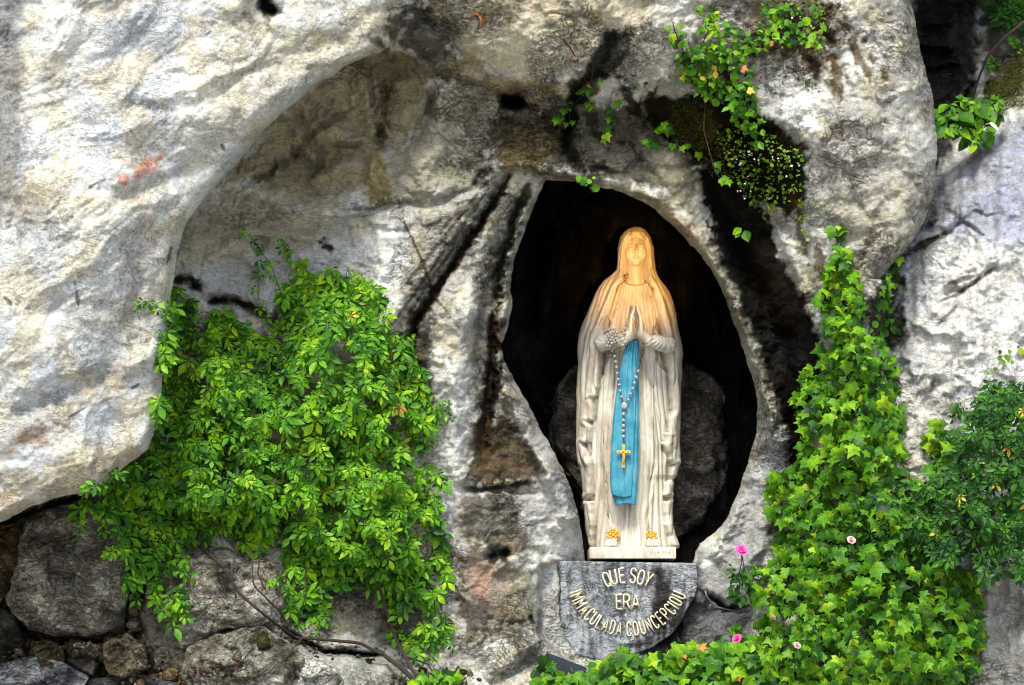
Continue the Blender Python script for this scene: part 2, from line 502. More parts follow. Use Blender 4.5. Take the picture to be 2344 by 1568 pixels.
D_ctrl = [(2200,50,0.9),(2150,200,0.7),(2170,320,0.3),(2300,230,0.1),(2320,60,0.4),(2150,450,-0.15),(2250,400,-0.25),(2340,380,-0.3),(2150,600,-0.5),(2300,700,-0.62),
          (2080,800,-0.6),(2200,1000,-0.65),(2300,1300,-0.8),(2300,1500,-0.9),(2050,680,-0.5),(2000,1200,-0.75),(2700,400,-0.4),(2800,1200,-1.0),(2800,2300,-1.4),
          (2000,2300,-1.3),(2700,-300,0.2),(2180,-300,0.6),(2200,830,-0.7),(2330,1000,-0.75)]
C_ctrl = [(1160,400,0.15),(1240,430,0.25),(1320,500,0.7),(1400,600,1.1),(1500,700,1.2),(1550,560,0.9),(1650,750,0.7),(1200,800,0.4),(1260,700,0.6),(1300,900,0.9),
          (1400,1000,1.0),(1700,950,0.5),(1650,1200,0.6),(1500,1240,0.75),(1350,1240,0.65),(1280,1050,0.75),(1400,440,0.4),(1600,1000,0.9),(1460,1290,0.6)]
A_poly = [(-1200,-1200),(1000,-1200),(1000,136),(960,130),(900,117),(850,124),(790,150),(735,190),(700,215),(650,255),(600,300),(560,355),(520,398),(470,450),
          (430,505),(412,550),(405,590),(395,650),(386,720),(378,790),(372,860),(368,920),(362,965),(345,1010),(335,1032),(270,1080),(215,1125),(150,1133),(100,1150),
          (60,1165),(0,1196),(-200,1240),(-1200,1300)]
NICHE = [(1248,411),(1330,418),(1400,434),(1460,455),(1500,480),(1545,522),(1590,568),(1622,610),(1652,662),(1680,740),(1702,800),(1725,880),
         (1735,930),(1731,990),(1712,1060),(1692,1120),(1668,1180),(1642,1215),(1600,1245),(1585,1290),(1340,1290),(1336,1240),(1322,1170),(1303,1105),(1272,1040),
         (1242,990),(1212,930),(1182,880),(1156,830),(1148,790),(1163,750),(1172,700),(1168,650),(1176,600),(1195,545),(1214,490),(1235,440)]
D_poly = [(2060,-1200),(2086,0),(2100,80),(2112,140),(2138,230),(2145,330),(2140,430),(2120,500),(2082,560),(2044,600),(2008,660),(1992,700),(1988,760),(2010,900),
          (2030,1100),(2050,1568),(2060,2600),(3400,2600),(3400,-1200)]
yA = rbf(A_ctrl, X, Y); yB = rbf(B_ctrl, X, Y); yC = rbf(C_ctrl, X, Y); yD = rbf(D_ctrl, X, Y)
yC = np.clip(yC, -0.05, 1.3)
far = np.clip(np.maximum(np.maximum(-X - 50, X - 2400), np.maximum(-Y - 50, Y - 1650)) / 500, 0, 1)
yA = yA * (1 - far) + far * -1.7; yB = yB * (1 - far) + far * -1.1; yD = yD * (1 - far) + far * (-0.9)
sA = sdf_poly(w2x, w2y, A_poly)
sC = sdf_poly(w2x, w2y, NICHE)
sD = sdf_poly(w2x, w2y, D_poly)

def bumpline(F, pts, amp, w, sharp=False, taper=True, wob=1.0):
    """raise (amp<0: towards the camera) or cut (amp>0) along a line"""
    lo = np.min(pts, 0) - 5 * w - 15; hi = np.max(pts, 0) + 5 * w + 15
    i0, i1 = np.searchsorted(GX, [lo[0], hi[0]]); j0, j1 = np.searchsorted(GY, [lo[1], hi[1]])
    sl = (slice(j0, j1), slice(i0, i1))
    xx = X[sl] + (wx[sl] - X[sl]) * wob * min(1, w / 10); yy = Y[sl] + (wy[sl] - Y[sl]) * wob * min(1, w / 10)
    d, t = seg_dist(xx, yy, pts)
    k = np.exp(-np.abs(d / w)) if sharp else np.exp(-(d / w) ** 2)
    if taper: k = k * np.clip(np.minimum(t, 1 - t) * 6 + 0.15, 0, 1)
    F[sl] += amp * k

# rock relief by layer
diag = (X * 0.80 + Y * -0.60); perp = (X * 0.60 + Y * 0.80)
big = fbm2(X / 260, Y / 260, 3, 1); mid = fbm2(X / 75, Y / 75, 4, 5); rid = ridge2(wx / 90, wy / 90, 3, 8)
small = fbm2(wx / 20, wy / 20, 3, 22)
flowA = fbm2((diag + 60 * big) / 300, (perp + 70 * big) / 95, 4, 31)
yA = yA + 0.055 * big + 0.032 * flowA + 0.014 * mid + 0.005 * small
yB = yB + 0.05 * big + 0.035 * mid - 0.014 * (rid - 1) + 0.006 * small
yD = yD + 0.05 * big + 0.035 * mid - 0.02 * (rid - 1) + 0.008 * small + 0.05 * fbm2(X / 40, Y / 220, 2, 41)
yC = yC + 0.14 * fbm2(X / 60, Y / 200, 3, 51) + 0.05 * mid

fw = X + 22 * fbm2(X / 60, Y / 60, 3, 301); fh = Y + 22 * fbm2(X / 60, Y / 60, 3, 305)
f1 = facets(fw / 105, fh / 75, 311); f2 = facets(fw / 42 + fh / 160, fh / 30, 321); f3 = facets(fw / 17, fh / 13, 331)
rg = sm(fbm2(X / 170, Y / 170, 3, 341), -0.25, 0.35)            # where the rock is broken rather than worn smooth
yB = yB + 0.034 * f1 + (0.003 + 0.015 * rg) * f2 + (0.001 + 0.004 * rg) * f3
yA = yA + 0.010 * facets(fw / 150, fh / 80, 351) + (0.000 + 0.004 * rg) * f2 + 0.0014 * f3
yD = yD + 0.035 * f1 + (0.004 + 0.014 * rg) * f2 + 0.002 * f3
for q_, w_ in (([(0,1385),(40,1400),(60,1450),(130,1475),(230,1478),(270,1470),(300,1440)], 12), ([(300,1200),(312,1280),(305,1380),(310,1440),(330,1500),(325,1568)], 12), ([(440,1510),(500,1440),(560,1425),(610,1440)], 8), ([(240,1480),(230,1540),(330,1560)], 10), ([(640,1440),(740,1490),(880,1500)], 6)):
    bumpline(yB, q_, 0.14, w_)
# grooves and ridges of the left rock
for p, a, w in [
    ([(0,960),(110,915),(220,860),(300,790),(345,700)], 0.10, 32), ([(0,1010),(130,940),(260,870),(360,800)], -0.05, 22),
    ([(0,1110),(120,1080),(230,1060),(330,1010)], -0.06, 40), ([(20,0),(30,200),(28,420),(40,620)], 0.06, 14),
    ([(140,0),(60,180),(50,400),(90,500)], -0.10, 60), ([(170,450),(240,430),(330,440),(420,400),(500,330),(560,250)], 0.06, 22),
    ([(350,200),(520,150),(600,90),(680,60)], 0.05, 26), ([(250,260),(450,240),(560,170),(700,120),(840,60)], 0.07, 20),
    ([(480,330),(600,230),(720,150),(850,90)], -0.06, 28), ([(330,640),(400,520),(440,440)], -0.05, 22), ([(230,520),(350,470),(430,400)], -0.06, 30),
    ([(560,0),(600,60),(640,110)], 0.05, 14), ([(790,70),(860,30),(960,0)], 0.05, 16), ([(0,740),(120,700),(220,600)], 0.05, 30),
    ([(290,560),(320,640),(300,720),(260,780)], 0.07, 16), ([(210,700),(280,720),(330,650)], 0.05, 18)]:
    bumpline(yA, p, a * 0.65, w)
bumpline(yA, [(605,10),(618,25)], 0.22, 17, taper=False)
for p, a, w in [([(700,310),(745,290),(790,310)], -0.09, 34), ([(620,390),(660,400),(700,440)], -0.08, 30), ([(560,440),(600,430),(640,450)], -0.05, 26), ([(720,400),(735,350),(700,300)], 0.07, 9),
                ([(655,365),(690,350),(715,385),(700,430)], 0.06, 8), ([(820,170),(850,240),(850,300)], -0.08, 26), ([(900,170),(930,240),(920,310)], -0.07, 24), ([(875,180),(880,240),(870,330)], 0.08, 8),
                ([(930,340),(970,400),(960,450)], -0.05, 24), ([(1010,250),(1000,340),(950,420)], -0.05, 26), ([(1060,260),(1070,330),(1030,400)], -0.05, 22), ([(980,200),(985,280),(940,330)], 0.06, 9),
                ([(740,318),(800,322),(850,318)], -0.05, 8), ([(760,330),(830,334)], 0.06, 6), ([(430,600),(520,570),(600,590),(690,570)], -0.04, 26), ([(500,520),(600,510),(700,520)], 0.04, 16)]:
    bumpline(yB, p, a, w)

# the wall
for p, a, w in [
    ([(1168,398),(1122,475),(1050,585),(985,680),(950,740),(935,830)], 0.13, 9), ([(1125,395),(1050,515),(975,610),(905,700),(860,800)], -0.13, 26), ([(1150,440),(1085,560),(1030,660),(1010,780),(1000,900)], -0.05, 18),
    ([(1215,415),(1180,500),(1148,600),(1132,690),(1126,820),(1112,960),(1098,1070)], 0.13, 11), ([(1175,430),(1130,510),(1090,610),(1062,720),(1045,850),(1040,1000),(1045,1150)], -0.12, 30),
    ([(1222,430),(1192,510),(1160,610),(1150,700),(1140,790),(1165,900),(1225,1030),(1290,1150)], -0.13, 17),
    ([(1260,1060),(1300,1150),(1310,1230)], -0.06, 26), ([(1040,1115),(1090,1125),(1150,1122),(1240,1128)], 0.07, 8), ([(1100,1275),(1140,1262),(1170,1275)], 0.12, 10),
    ([(740,492),(820,482),(880,470),(1000,462),(1080,430),(1130,385)], 0.06, 9), ([(760,508),(850,500),(900,520),(890,600),(860,690)], -0.07, 22),
    ([(855,350),(850,400),(875,450),(885,470)], -0.08, 16), ([(640,400),(700,410),(760,360),(800,330)], 0.05, 30), ([(700,395),(760,400),(800,350)], -0.06, 20),
    ([(840,160),(855,250),(870,310),(860,340)], 0.06, 8), ([(720,240),(760,300),(850,320)], -0.05, 24), ([(930,130),(990,190),(985,250),(960,300)], 0.06, 12),
    ([(1010,140),(1060,180),(1150,210),(1240,225),(1290,215),(1340,150),(1380,90)], -0.10, 26), ([(1000,175),(1080,205),(1140,225)], 0.08, 16),
    ([(1010,120),(1100,160),(1200,200),(1320,180)], -0.03, 14),
    ([(1140,225),(1175,228),(1205,236)], 0.34, 20), ([(1480,190),(1550,180),(1600,210)], -0.06, 16), ([(1330,190),(1310,240),(1300,300),(1290,345)], 0.10, 11),
    ([(1410,70),(1390,110),(1350,175),(1310,210)], 0.09, 18), ([(1440,90),(1430,150),(1400,220)], -0.05, 18),
    ([(1150,300),(1130,360),(1110,400)], -0.06, 18), ([(1130,378),(1200,382),(1290,392),(1380,408),(1460,428)], -0.06, 16),
    ([(1500,450),(1560,500),(1620,575),(1665,650),(1700,740),(1738,850),(1768,950),(1790,1060)], -0.20, 22),
    ([(1590,330),(1625,450),(1690,590),(1745,690),(1790,800),(1822,920),(1815,1080)], 0.12, 30),
    ([(1640,290),(1700,300),(1770,290),(1840,340)], 0.08, 12), ([(1780,120),(1830,100),(1860,150),(1880,230)], 0.05, 12), ([(1880,0),(1890,70),(1930,180),(1960,260)], 0.05, 12),
    ([(1740,430),(1760,500),(1850,560),(1860,620)], 0.05, 10), ([(1740,440),(1800,560),(1870,760)], -0.06, 14),
    ([(1940,300),(1935,420),(1920,520)], -0.05, 26), ([(2000,100),(2060,250),(2080,400)], -0.05, 26), ([(1830,230),(1850,290),(1900,320)], -0.06, 26),
    ([(1750,960),(1770,1080),(1760,1180),(1735,1260),(1690,1330)], -0.05, 16), ([(1700,1130),(1660,1220),(1625,1290)], -0.08, 16), ([(1610,1350),(1660,1395),(1720,1400)], 0.10, 8),
    ([(1010,60),(960,40),(930,90),(980,130),(1020,110)], 0.07, 10), ([(930,20),(1000,30),(1060,90)], 0.05, 8),
    ([(470,690),(540,690),(590,715),(610,735)], 0.16, 9), ([(400,640),(440,645),(455,660)], 0.12, 9), ([(620,745),(650,700),(680,690)], 0.08, 8), ([(735,565),(760,575)], 0.08, 6), ([(725,555),(750,545)], 0.05, 5),
    ([(1280,1430),(1360,1480),(1420,1500)], -0.05, 30), ([(1240,1500),(1180,1540),(1130,1568)], 0.10, 14), ([(1500,1500),(1520,1568)], 0.14, 18), ([(1420,1480),(1520,1450),(1560,1410)], 0.10, 12)]:
    bumpline(yB, p, a, w)
for p, a, w in [
    ([(2060,590),(2150,540),(2200,510),(2230,530),(2270,560)], 0.06, 6), ([(2085,760),(2060,800),(2000,790)], 0.05, 10), ([(2150,680),(2200,660),(2290,610)], 0.05, 7),
    ([(2150,860),(2130,900),(2100,960)], 0.04, 8), ([(2240,150),(2180,250),(2150,330)], -0.12, 10), ([(2270,160),(2200,320)], -0.06, 8), ([(2225,180),(2190,260)], 0.1, 8),
    ([(2145,400),(2160,490),(2150,520)], 0.06, 12), ([(2160,480),(2180,500),(2150,520)], -0.05, 10), ([(2080,1180),(2140,1130),(2160,1100)], 0.05, 6),
    ([(2190,470),(2190,520)], 0.05, 7), ([(2250,360),(2180,500),(2120,640)], -0.05, 30), ([(2330,470),(2240,650),(2200,800)], -0.05, 34), ([(2100,100),(2140,100),(2190,110)], -0.2, 9), ([(2110,60),(2180,50)], -0.15, 8), ([(2120,150),(2200,140)], -0.12, 7)]:
    bumpline(yD, p, a, w)
for p, a, w in [([(1250,420),(1275,520),(1262,640),(1240,760)], -0.35, 18), ([(1300,430),(1340,520),(1330,600),(1300,640)], -0.3, 16), ([(1355,450),(1400,560)], -0.2, 18),
                ([(1540,560),(1600,640),(1640,760)], -0.15, 20), ([(1580,800),(1680,820)], -0.1, 20), ([(1200,860),(1260,960)], -0.1, 14)]:
    bumpline(yC, p, a, w)

def blur_(a, n=25):
    for _ in range(n):
        a = (np.roll(a, 1, 0) + np.roll(a, -1, 0) + np.roll(a, 1, 1) + np.roll(a, -1, 1) + 4 * a) / 8
    return a
def lip(s, w, r):
    t = np.clip(1 + s / w, 0, 1)          # 0 well inside, 1 at the edge
    return r * (1 - np.sqrt(np.clip(1 - t * t, 0, 1)))
yA2 = yA + lip(sA, 26, 0.22)
yB2 = yB + lip(-sC, 20, 0.16) * (sC < 60) + lip(-sD, 55, 0.38) * (Y < 640)
topblend = sm(X, 985, 840) * (Y < 400) + (Y >= 400) * 1.0
_k = sm(sdf_poly(X, Y, [(1290,1300),(1580,1300),(1575,1370),(1530,1430),(1455,1465),(1380,1450),(1295,1395)]), 2, -7); yB2 = yB2 + (np.maximum(yB2, -0.12) - yB2) * _k
_fl = sm(sdf_poly(wx * .3 + X * .7, wy * .3 + Y * .7, [(1238,1296),(1276,1290),(1283,1402),(1330,1434),(1410,1478),(1455,1484),(1440,1520),(1300,1515),(1232,1450)]), 8, -8)
yB2 = yB2 * (1 - _fl) + (-0.325 + 0.25 * (yB2 - blur_(yB2))) * _fl
_fl = sm(sdf_poly(X, Y, [(1592,1292),(1640,1285),(1650,1340),(1610,1385),(1588,1378)]), 10, -6)
yB2 = yB2 * (1 - _fl) + (-0.30 + 0.25 * (yB2 - blur_(yB2))) * _fl
mA = (sA < 0) * topblend
mC = (sC < 0).astype(float)
mD = (sD < 0).astype(float) * np.where(Y > 620, sm(-sD, 0, 40), 1)
DEP = yB2 * (1 - mD) + (yD) * mD
DEP = DEP * (1 - mC) + np.maximum(yC, yB + 0.12) * mC
DEP = DEP * (1 - mA) + yA2 * mA
# the rock wraps back beyond the picture
edge = np.zeros_like(X, bool); edge[0] = edge[-1] = True; edge[:, 0] = edge[:, -1] = True
DEP = np.where(edge, 3.0, DEP)

DEPX = DEP.copy()
def depth_at(px, py):
    ix = np.interp(px, GX, np.arange(nc)); iy = np.interp(py, GY, np.arange(nr))
    i = np.clip(ix.astype(int), 0, nc - 2); j = np.clip(iy.astype(int), 0, nr - 2)
    fx, fy = ix - i, iy - j
    return (DEPX[j, i] * (1 - fx) * (1 - fy) + DEPX[j, i + 1] * fx * (1 - fy) + DEPX[j + 1, i] * (1 - fx) * fy + DEPX[j + 1, i + 1] * fx * fy)

# ---- stains, lichen, minerals; darker tones in crevices, holes, gaps and recesses
KC = 0.82
def tone(a, b, t): return a[None, None] * (1 - t[..., None]) + b[None, None] * t[..., None]
white, warm, grey, tan, cool = lin((240,240,240)), lin((220,208,180)), lin((166,164,162)), lin((170,152,120)), lin((202,208,222))
brown, dark, olive = lin((104,90,70)), lin((58,54,50)), lin((120,114,96))
t1 = np.clip(0.5 + 0.9 * fbm2(wx / 120, wy / 120, 4, 61), 0, 1)
t2 = np.clip(0.5 + 1.1 * fbm2(wx / 55, wy / 55, 4, 66), 0, 1)
t3 = np.clip(0.5 + 1.0 * fbm2(wx / 200, wy / 200, 3, 71), 0, 1)
cA = tone(white, cool, t3); cA = cA * (1 - 0.55 * sm(t1, .5, .9)[..., None]) + warm * (0.55 * sm(t1, .5, .9)[..., None])
fl = sm(flowA, -0.05, 0.5)[..., None]
cA = cA * (1 - 0.28 * fl) + grey * 0.28 * fl
cB = tone(white * 0.85, grey, t1); cB = cB * (1 - 0.5 * sm(t2, .55, .9)[..., None]) + warm * (0.5 * sm(t2, .55, .9)[..., None]) * 0.8
lich = sm(fbm2(wx / 14, wy / 22, 4, 81) + 0.4 * fbm2(X / 130, Y / 130, 2, 83), 0.28, 0.55)[..., None]
cB = cB * (1 - 0.38 * lich) + lin((84,80,70)) * 0.38 * lich
cD = tone(cool, white, t1); cD = cD * (1 - 0.4 * sm(t2, .5, .9)[..., None]) + lin((150,150,175)) * 0.4 * sm(t2, .5, .9)[..., None]
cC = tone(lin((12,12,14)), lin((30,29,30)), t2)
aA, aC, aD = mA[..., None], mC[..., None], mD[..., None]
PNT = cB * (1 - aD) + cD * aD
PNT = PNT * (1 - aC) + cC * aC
PNT = PNT * (1 - aA) + cA * aA
brk = fbm2(wx / 26, wy / 26, 4, 91); brk2 = fbm2(wx / 60, wy / 60, 3, 95)

def region(lo, hi, m=120):
    i0, i1 = np.searchsorted(GX, [lo[0] - m, hi[0] + m]); j0, j1 = np.searchsorted(GY, [lo[1] - m, hi[1] + m])
    return slice(j0, j1), slice(i0, i1)
def mask_layer(sl, only):
    if only is None: return 1.0
    m = {'A': mA > 0.5, 'B': (mA < 0.5) & (mC < 0.5) & (mD < 0.5), 'C': mC > 0.5, 'D': (mD > 0.5) & (mA < .5), 'BD': (mA < 0.5) & (mC < 0.5), 'AB': (mC < .5)}[only]
    return m[sl]
def patch(poly, col, k=0.9, soft=20, rough=25, only='B'):
    poly = np.asarray(poly, float)
    sl = region(poly.min(0), poly.max(0))
    d = sdf_poly(X[sl], Y[sl], poly) + rough * brk[sl] + rough * 0.6 * brk2[sl]
    a = (k * sm(-d, -soft, soft) * mask_layer(sl, only))[..., None]
    PNT[sl] = PNT[sl] * (1 - a) + lin(col) * a
def streak(pts, col, w, k=0.9, soft=0.5, rough=None, only='B', taper=True):
    pts = np.asarray(pts, float)
    sl = region(pts.min(0), pts.max(0), 4 * w + 30)
    d, t = seg_dist(X[sl], Y[sl], pts)
    rough = w * 0.9 if rough is None else rough
    d = d + rough * brk[sl]
    wt = w * (np.clip(np.minimum(t, 1 - t) * 5 + 0.3, 0, 1) if taper else 1)
    a = (k * sm(wt - d, -w * soft, w * soft) * mask_layer(sl, only))[..., None]
    PNT[sl] = PNT[sl] * (1 - a) + lin(col) * a

# left rock
patch([(-50,-50),(45,-50),(60,300),(40,500),(-50,560)], (128,128,135), .75, 25, 25, 'A')
patch([(0,380),(60,420),(240,440),(400,400),(380,470),(200,500),(40,520)], (176,164,140), .5, 30, 40, 'A')
patch([(500,120),(760,60),(980,-20),(980,140),(800,150),(620,270),(480,340)], (190,178,150), .5, 40, 50, 'A')
patch([(0,960),(120,930),(250,860),(330,760),(360,800),(270,900),(150,960),(0,1040)], (178,166,146), .5, 20, 40, 'A')
patch([(0,1090),(120,1060),(340,1000),(340,1040),(150,1140),(0,1210)], (172,158,132), .65, 20, 30, 'A')
patch([(50,990),(110,980),(130,1010),(80,1030),(40,1020)], (165,120,75), .5, 12, 18, 'A')
patch([(280,405),(310,385),(345,362),(375,350),(365,375),(330,400),(300,425),(285,425)], (205,140,120), .75, 8, 14, 'A')
patch([(320,470),(345,470),(355,560),(330,570)], (214,180,172), .45, 20, 20, 'A')
streak([(700,215),(800,148),(900,119),(960,130)], (190,160,80), 4, .6, only='A')
patch([(230,540),(330,520),(380,600),(330,740),(260,760),(300,640)], (172,168,172), .45, 25, 30, 'A')
streak([(608,5),(618,25)], (30,32,40), 18, .95, only='A', taper=False)
streak([(560,30),(585,55)], (90,86,84), 8, .6, only='A')
for p in ([(380,610),(395,560)], [(170,640),(180,700)], [(225,415),(205,430)], [(505,330),(515,345)], [(10,680),(30,700)], [(470,80),(485,70)], [(200,930),(160,955)], [(320,880),(300,890)]):
    streak(p, (60,55,48), 3.5, .8, only='A')
# upper rock and rough dark seam
patch([(900,40),(960,0),(1070,-20),(1080,40),(1050,100),(1080,140),(1010,190),(960,180),(940,130),(880,90)], (58,54,48), .8, 14, 45, None)
patch([(1000,-30),(1500,-30),(1560,60),(1500,160),(1400,70),(1300,160),(1200,180),(1060,120)], (205,194,170), .7, 25, 40)
patch([(1100,90),(1280,80),(1300,150),(1150,180)], (222,216,200), .5, 25, 40)
patch([(1500,-30),(1720,-30),(1700,40),(1600,120),(1500,190),(1450,170)], (226,224,222), .75, 20, 35)
patch([(1000,140),(1080,130),(1150,170),(1230,200),(1220,225),(1130,220),(1060,200),(1010,180)], (150,134,108), .85, 12, 16)
patch([(1200,200),(1290,180),(1260,240),(1250,260),(1200,250)], (168,140,108), .7, 12, 20)
streak([(1090,30),(1120,50)], (170,110,60), 7, .6)
patch([(1380,70),(1445,70),(1450,110),(1400,170),(1360,180),(1340,210),(1325,180),(1365,120)], (52,50,52), .9, 8, 16)
# alcove
patch([(700,200),(800,130),(900,110),(985,150),(985,250),(940,320),(890,330),(860,440),(760,440),(700,480),(600,440),(560,400),(520,420),(440,500),(420,540),(560,360)], (164,152,126), .9, 18, 22)
patch([(820,140),(900,120),(960,140),(985,210),(950,260),(880,220)], (120,108,88), .6, 16, 22)
patch([(410,560),(440,510),(520,430),(640,450),(740,500),(700,580),(560,600),(440,630)], (176,168,148), .85, 22, 24)
patch([(400,640),(560,590),(720,560),(860,520),(880,640),(820,700),(640,700),(480,700),(400,700)], (178,182,192), .75, 25, 26)
patch([(985,190),(1130,220),(1130,300),(1100,380),(1060,430),(900,470),(870,440),(900,340),(960,290)], (170,166,152), .85, 16, 24)
patch([(1000,260),(1080,240),(1060,330),(980,360),(900,420),(920,340)], (166,162,150), .6, 18, 26)
patch([(845,355),(865,350),(885,400),(905,460),(840,480),(830,440),(850,400)], (165,148,108), .85, 6, 10)
streak([(740,490),(800,485),(870,488)], (222,220,214), 6, .8)  # ledge edge painted paler, as if catching the light
patch([(870,490),(945,495),(930,600),(890,690),(860,700),(850,640),(880,570)], (236,238,244), .85, 14, 16)
patch([(640,360),(720,330),(740,400),(680,430),(600,420)], (110,100,80), .5, 20, 20)
streak([(545,440),(660,370),(720,300),(800,250)], (66,56,42), 10, .5)
streak([(470,688),(540,688),(600,715),(615,740)], (28,25,22), 7, .9); streak([(400,640),(440,640),(460,665)], (26,24,22), 10, .9)
streak([(730,552),(762,570)], (40,38,36), 4, .9)
patch([(590,720),(700,690),(700,760),(640,860),(600,840)], (150,150,160), .6, 14, 30)
# pillars left of the niche
patch([(1100,400),(1160,400),(1120,500),(1040,600),(960,700),(920,790),(880,760),(930,640),(1000,520)], (158,156,150), .5, 16, 26)
for k_, p in enumerate(([(1120,430),(1050,530),(970,640),(900,740)], [(1095,440),(1010,550),(930,650)], [(1140,430),(1075,520),(1000,620),(950,700)], [(1060,470),(1000,540)])):
    streak(p, (78,72,62), 5, .75)
streak([(1168,402),(1122,478),(1052,585),(1000,660),(960,720),(940,800),(935,860)], (38,30,18), 10, .92)
patch([(920,740),(980,690),(1000,740),(975,860),(930,860),(905,820)], (60,48,34), .85, 10, 18)
streak([(920,500),(950,560),(975,620),(995,680),(1030,720)], (80,66,48), 3, .85)
streak([(1212,412),(1182,500),(1150,600),(1134,680)], (44,46,18), 15, .9)
streak([(1134,690),(1128,780),(1122,860),(1108,960),(1100,1060)], (52,32,16), 17, .93)
streak([(1150,820),(1135,900),(1120,980),(1110,1070)], (24,18,14), 9, .9)
streak([(1175,430),(1160,540),(1110,620),(1095,760),(1088,900),(1080,1000)], (88,84,76), 12, .6, rough=22)
patch([(1070,980),(1110,950),(1160,960),(1215,1020),(1245,1080),(1240,1115),(1060,1105)], (84,68,46), .88, 8, 18)
streak([(1040,1105),(1100,1122),(1160,1112),(1210,1105),(1260,1130)], (26,23,20), 6, .92)
patch([(1040,1130),(1240,1130),(1255,1200),(1200,1270),(1130,1280),(1060,1230)], (98,92,82), .8, 12, 26)
patch([(1060,1250),(1180,1260),(1200,1380),(1180,1470),(1080,1460),(1040,1380)], (128,112,96), .75, 16, 34)
patch([(1080,1290),(1130,1300),(1130,1370),(1090,1380)], (176,140,124), .7, 12, 22)
patch([(1110,1262),(1160,1262),(1165,1285),(1120,1290)], (30,24,18), .9, 4, 8)
patch([(1050,1370),(1110,1370),(1110,1430),(1060,1430)], (60,62,70), .7, 10, 22)
patch([(1160,1320),(1240,1330),(1240,1460),(1170,1450)], (118,118,100), .5, 20, 30)
patch([(990,840),(1065,840),(1075,1000),(1055,1100),(1030,1240),(980,1220)], (226,226,234), .6, 18, 26)
patch([(1180,1130),(1260,1080),(1310,1140),(1330,1240),(1290,1270),(1200,1220)], (200,200,208), .7, 14, 16)
patch([(1225,1190),(1300,1180),(1330,1250),(1270,1290),(1230,1250)], (232,232,236), .75, 10, 16)
patch([(1190,880),(1220,930),(1260,1010),(1320,1130),(1290,1130),(1230,1040),(1180,960)], (168,168,172), .65, 8, 10)
patch([(1240,1290),(1282,1290),(1282,1400),(1380,1450),(1420,1500),(1320,1500),(1250,1480),(1230,1380)], (214,216,224), .75, 10, 14)
patch([(1300,1440),(1440,1480),(1560,1440),(1540,1500),(1420,1510)], (168,172,184), .6, 14, 22)
streak([(1214,1412),(1220,1425)], (20,20,22), 6, .9, taper=False)
# niche crown, dark wet bands, moss
patch([(1140,210),(1240,240),(1330,200),(1380,250),(1500,200),(1620,330),(1580,480),(1480,430),(1350,400),(1130,378),(1100,420),(1110,330)], (80,76,62), .88, 16, 24)
for p, w_ in (([(1150,270),(1230,300),(1290,290)], 9), ([(1230,240),(1260,300),(1330,360)], 11), ([(1340,230),(1360,300),(1420,330)], 12), ([(1290,340),(1340,380),(1400,390)], 10), ([(1420,180),(1450,240),(1500,290)], 14), ([(1440,330),(1500,400),(1540,440)], 8), ([(1160,320),(1190,360)], 7)):
    streak(p, (34,33,28), w_, .85, rough=w_ * 1.8)
patch([(1150,280),(1250,290),(1290,350),(1240,385),(1140,370)], (112,96,66), .7, 14, 24)
patch([(1480,330),(1530,330),(1590,400),(1610,480),(1560,480),(1500,400)], (165,158,140), .6, 14, 26)
patch([(1150,222),(1200,222),(1215,240),(1190,252),(1155,250)], (12,16,6), .95, 5, 6)
streak([(1330,190),(1312,240),(1300,300),(1290,350)], (14,20,6), 14, .92)
patch([(1300,180),(1370,160),(1400,170),(1360,220),(1300,250)], (24,28,8), .8, 8, 18)
patch([(1460,240),(1500,190),(1560,170),(1600,200),(1660,220),(1700,280),(1760,290),(1830,330),(1840,400),(1780,470),(1700,470),(1640,440),(1590,380),(1560,330),(1500,300)], (30,28,9), .97, 10, 18)
patch([(1480,190),(1560,175),(1640,215),(1690,180),(1740,250),(1800,310),(1850,345),(1845,440),(1800,500),(1740,440),(1640,390),(1560,345),(1490,270)], (26,24,9), .97, 7, 16)
streak([(1640,150),(1680,200),(1730,290)], (34,32,14), 14, .85, rough=16)
patch([(1540,250),(1600,230),(1640,300),(1600,340),(1550,310)], (88,84,10), .6, 10, 16)
patch([(1560,170),(1500,190),(1500,215),(1540,225),(1600,210)], (208,208,205), .7, 6, 10)
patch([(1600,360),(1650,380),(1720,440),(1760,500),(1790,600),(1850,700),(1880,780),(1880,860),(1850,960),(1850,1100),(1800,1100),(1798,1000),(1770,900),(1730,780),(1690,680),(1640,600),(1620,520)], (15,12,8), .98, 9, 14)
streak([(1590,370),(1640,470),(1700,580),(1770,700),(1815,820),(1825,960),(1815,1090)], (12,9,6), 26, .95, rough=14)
patch([(1700,540),(1760,560),(1820,680),(1830,760),(1770,740)], (46,36,24), .6, 20, 30)
patch([(1760,760),(1830,780),(1840,860),(1790,840)], (60,60,64), .5, 10, 20)
streak([(1460,440),(1520,478),(1580,540),(1625,600),(1665,680),(1700,760),(1735,850),(1760,930),(1785,1050)], (140,132,112), 17, .7, rough=10)
streak([(1140,385),(1250,395),(1360,418),(1450,440),(1500,460)], (124,112,84), 10, .6)
patch([(1760,960),(1800,1000),(1795,1090),(1760,1180),(1690,1260),(1650,1240),(1700,1140),(1745,1040)], (176,178,188), .7, 12, 16)
patch([(1600,1300),(1680,1240),(1760,1190),(1770,1300),(1730,1400),(1640,1400),(1600,1340)], (150,152,160), .7, 16, 22)
patch([(1760,1180),(1850,1180),(1850,1320),(1790,1330)], (34,32,32), .8, 12, 16)
patch([(1520,1290),(1600,1290),(1620,1360),(1720,1410),(1720,1500),(1600,1568),(1480,1568),(1440,1490),(1530,1440)], (84,86,96), .85, 14, 20)
streak([(1600,1345),(1660,1392),(1715,1385)], (24,24,26), 6, .9)
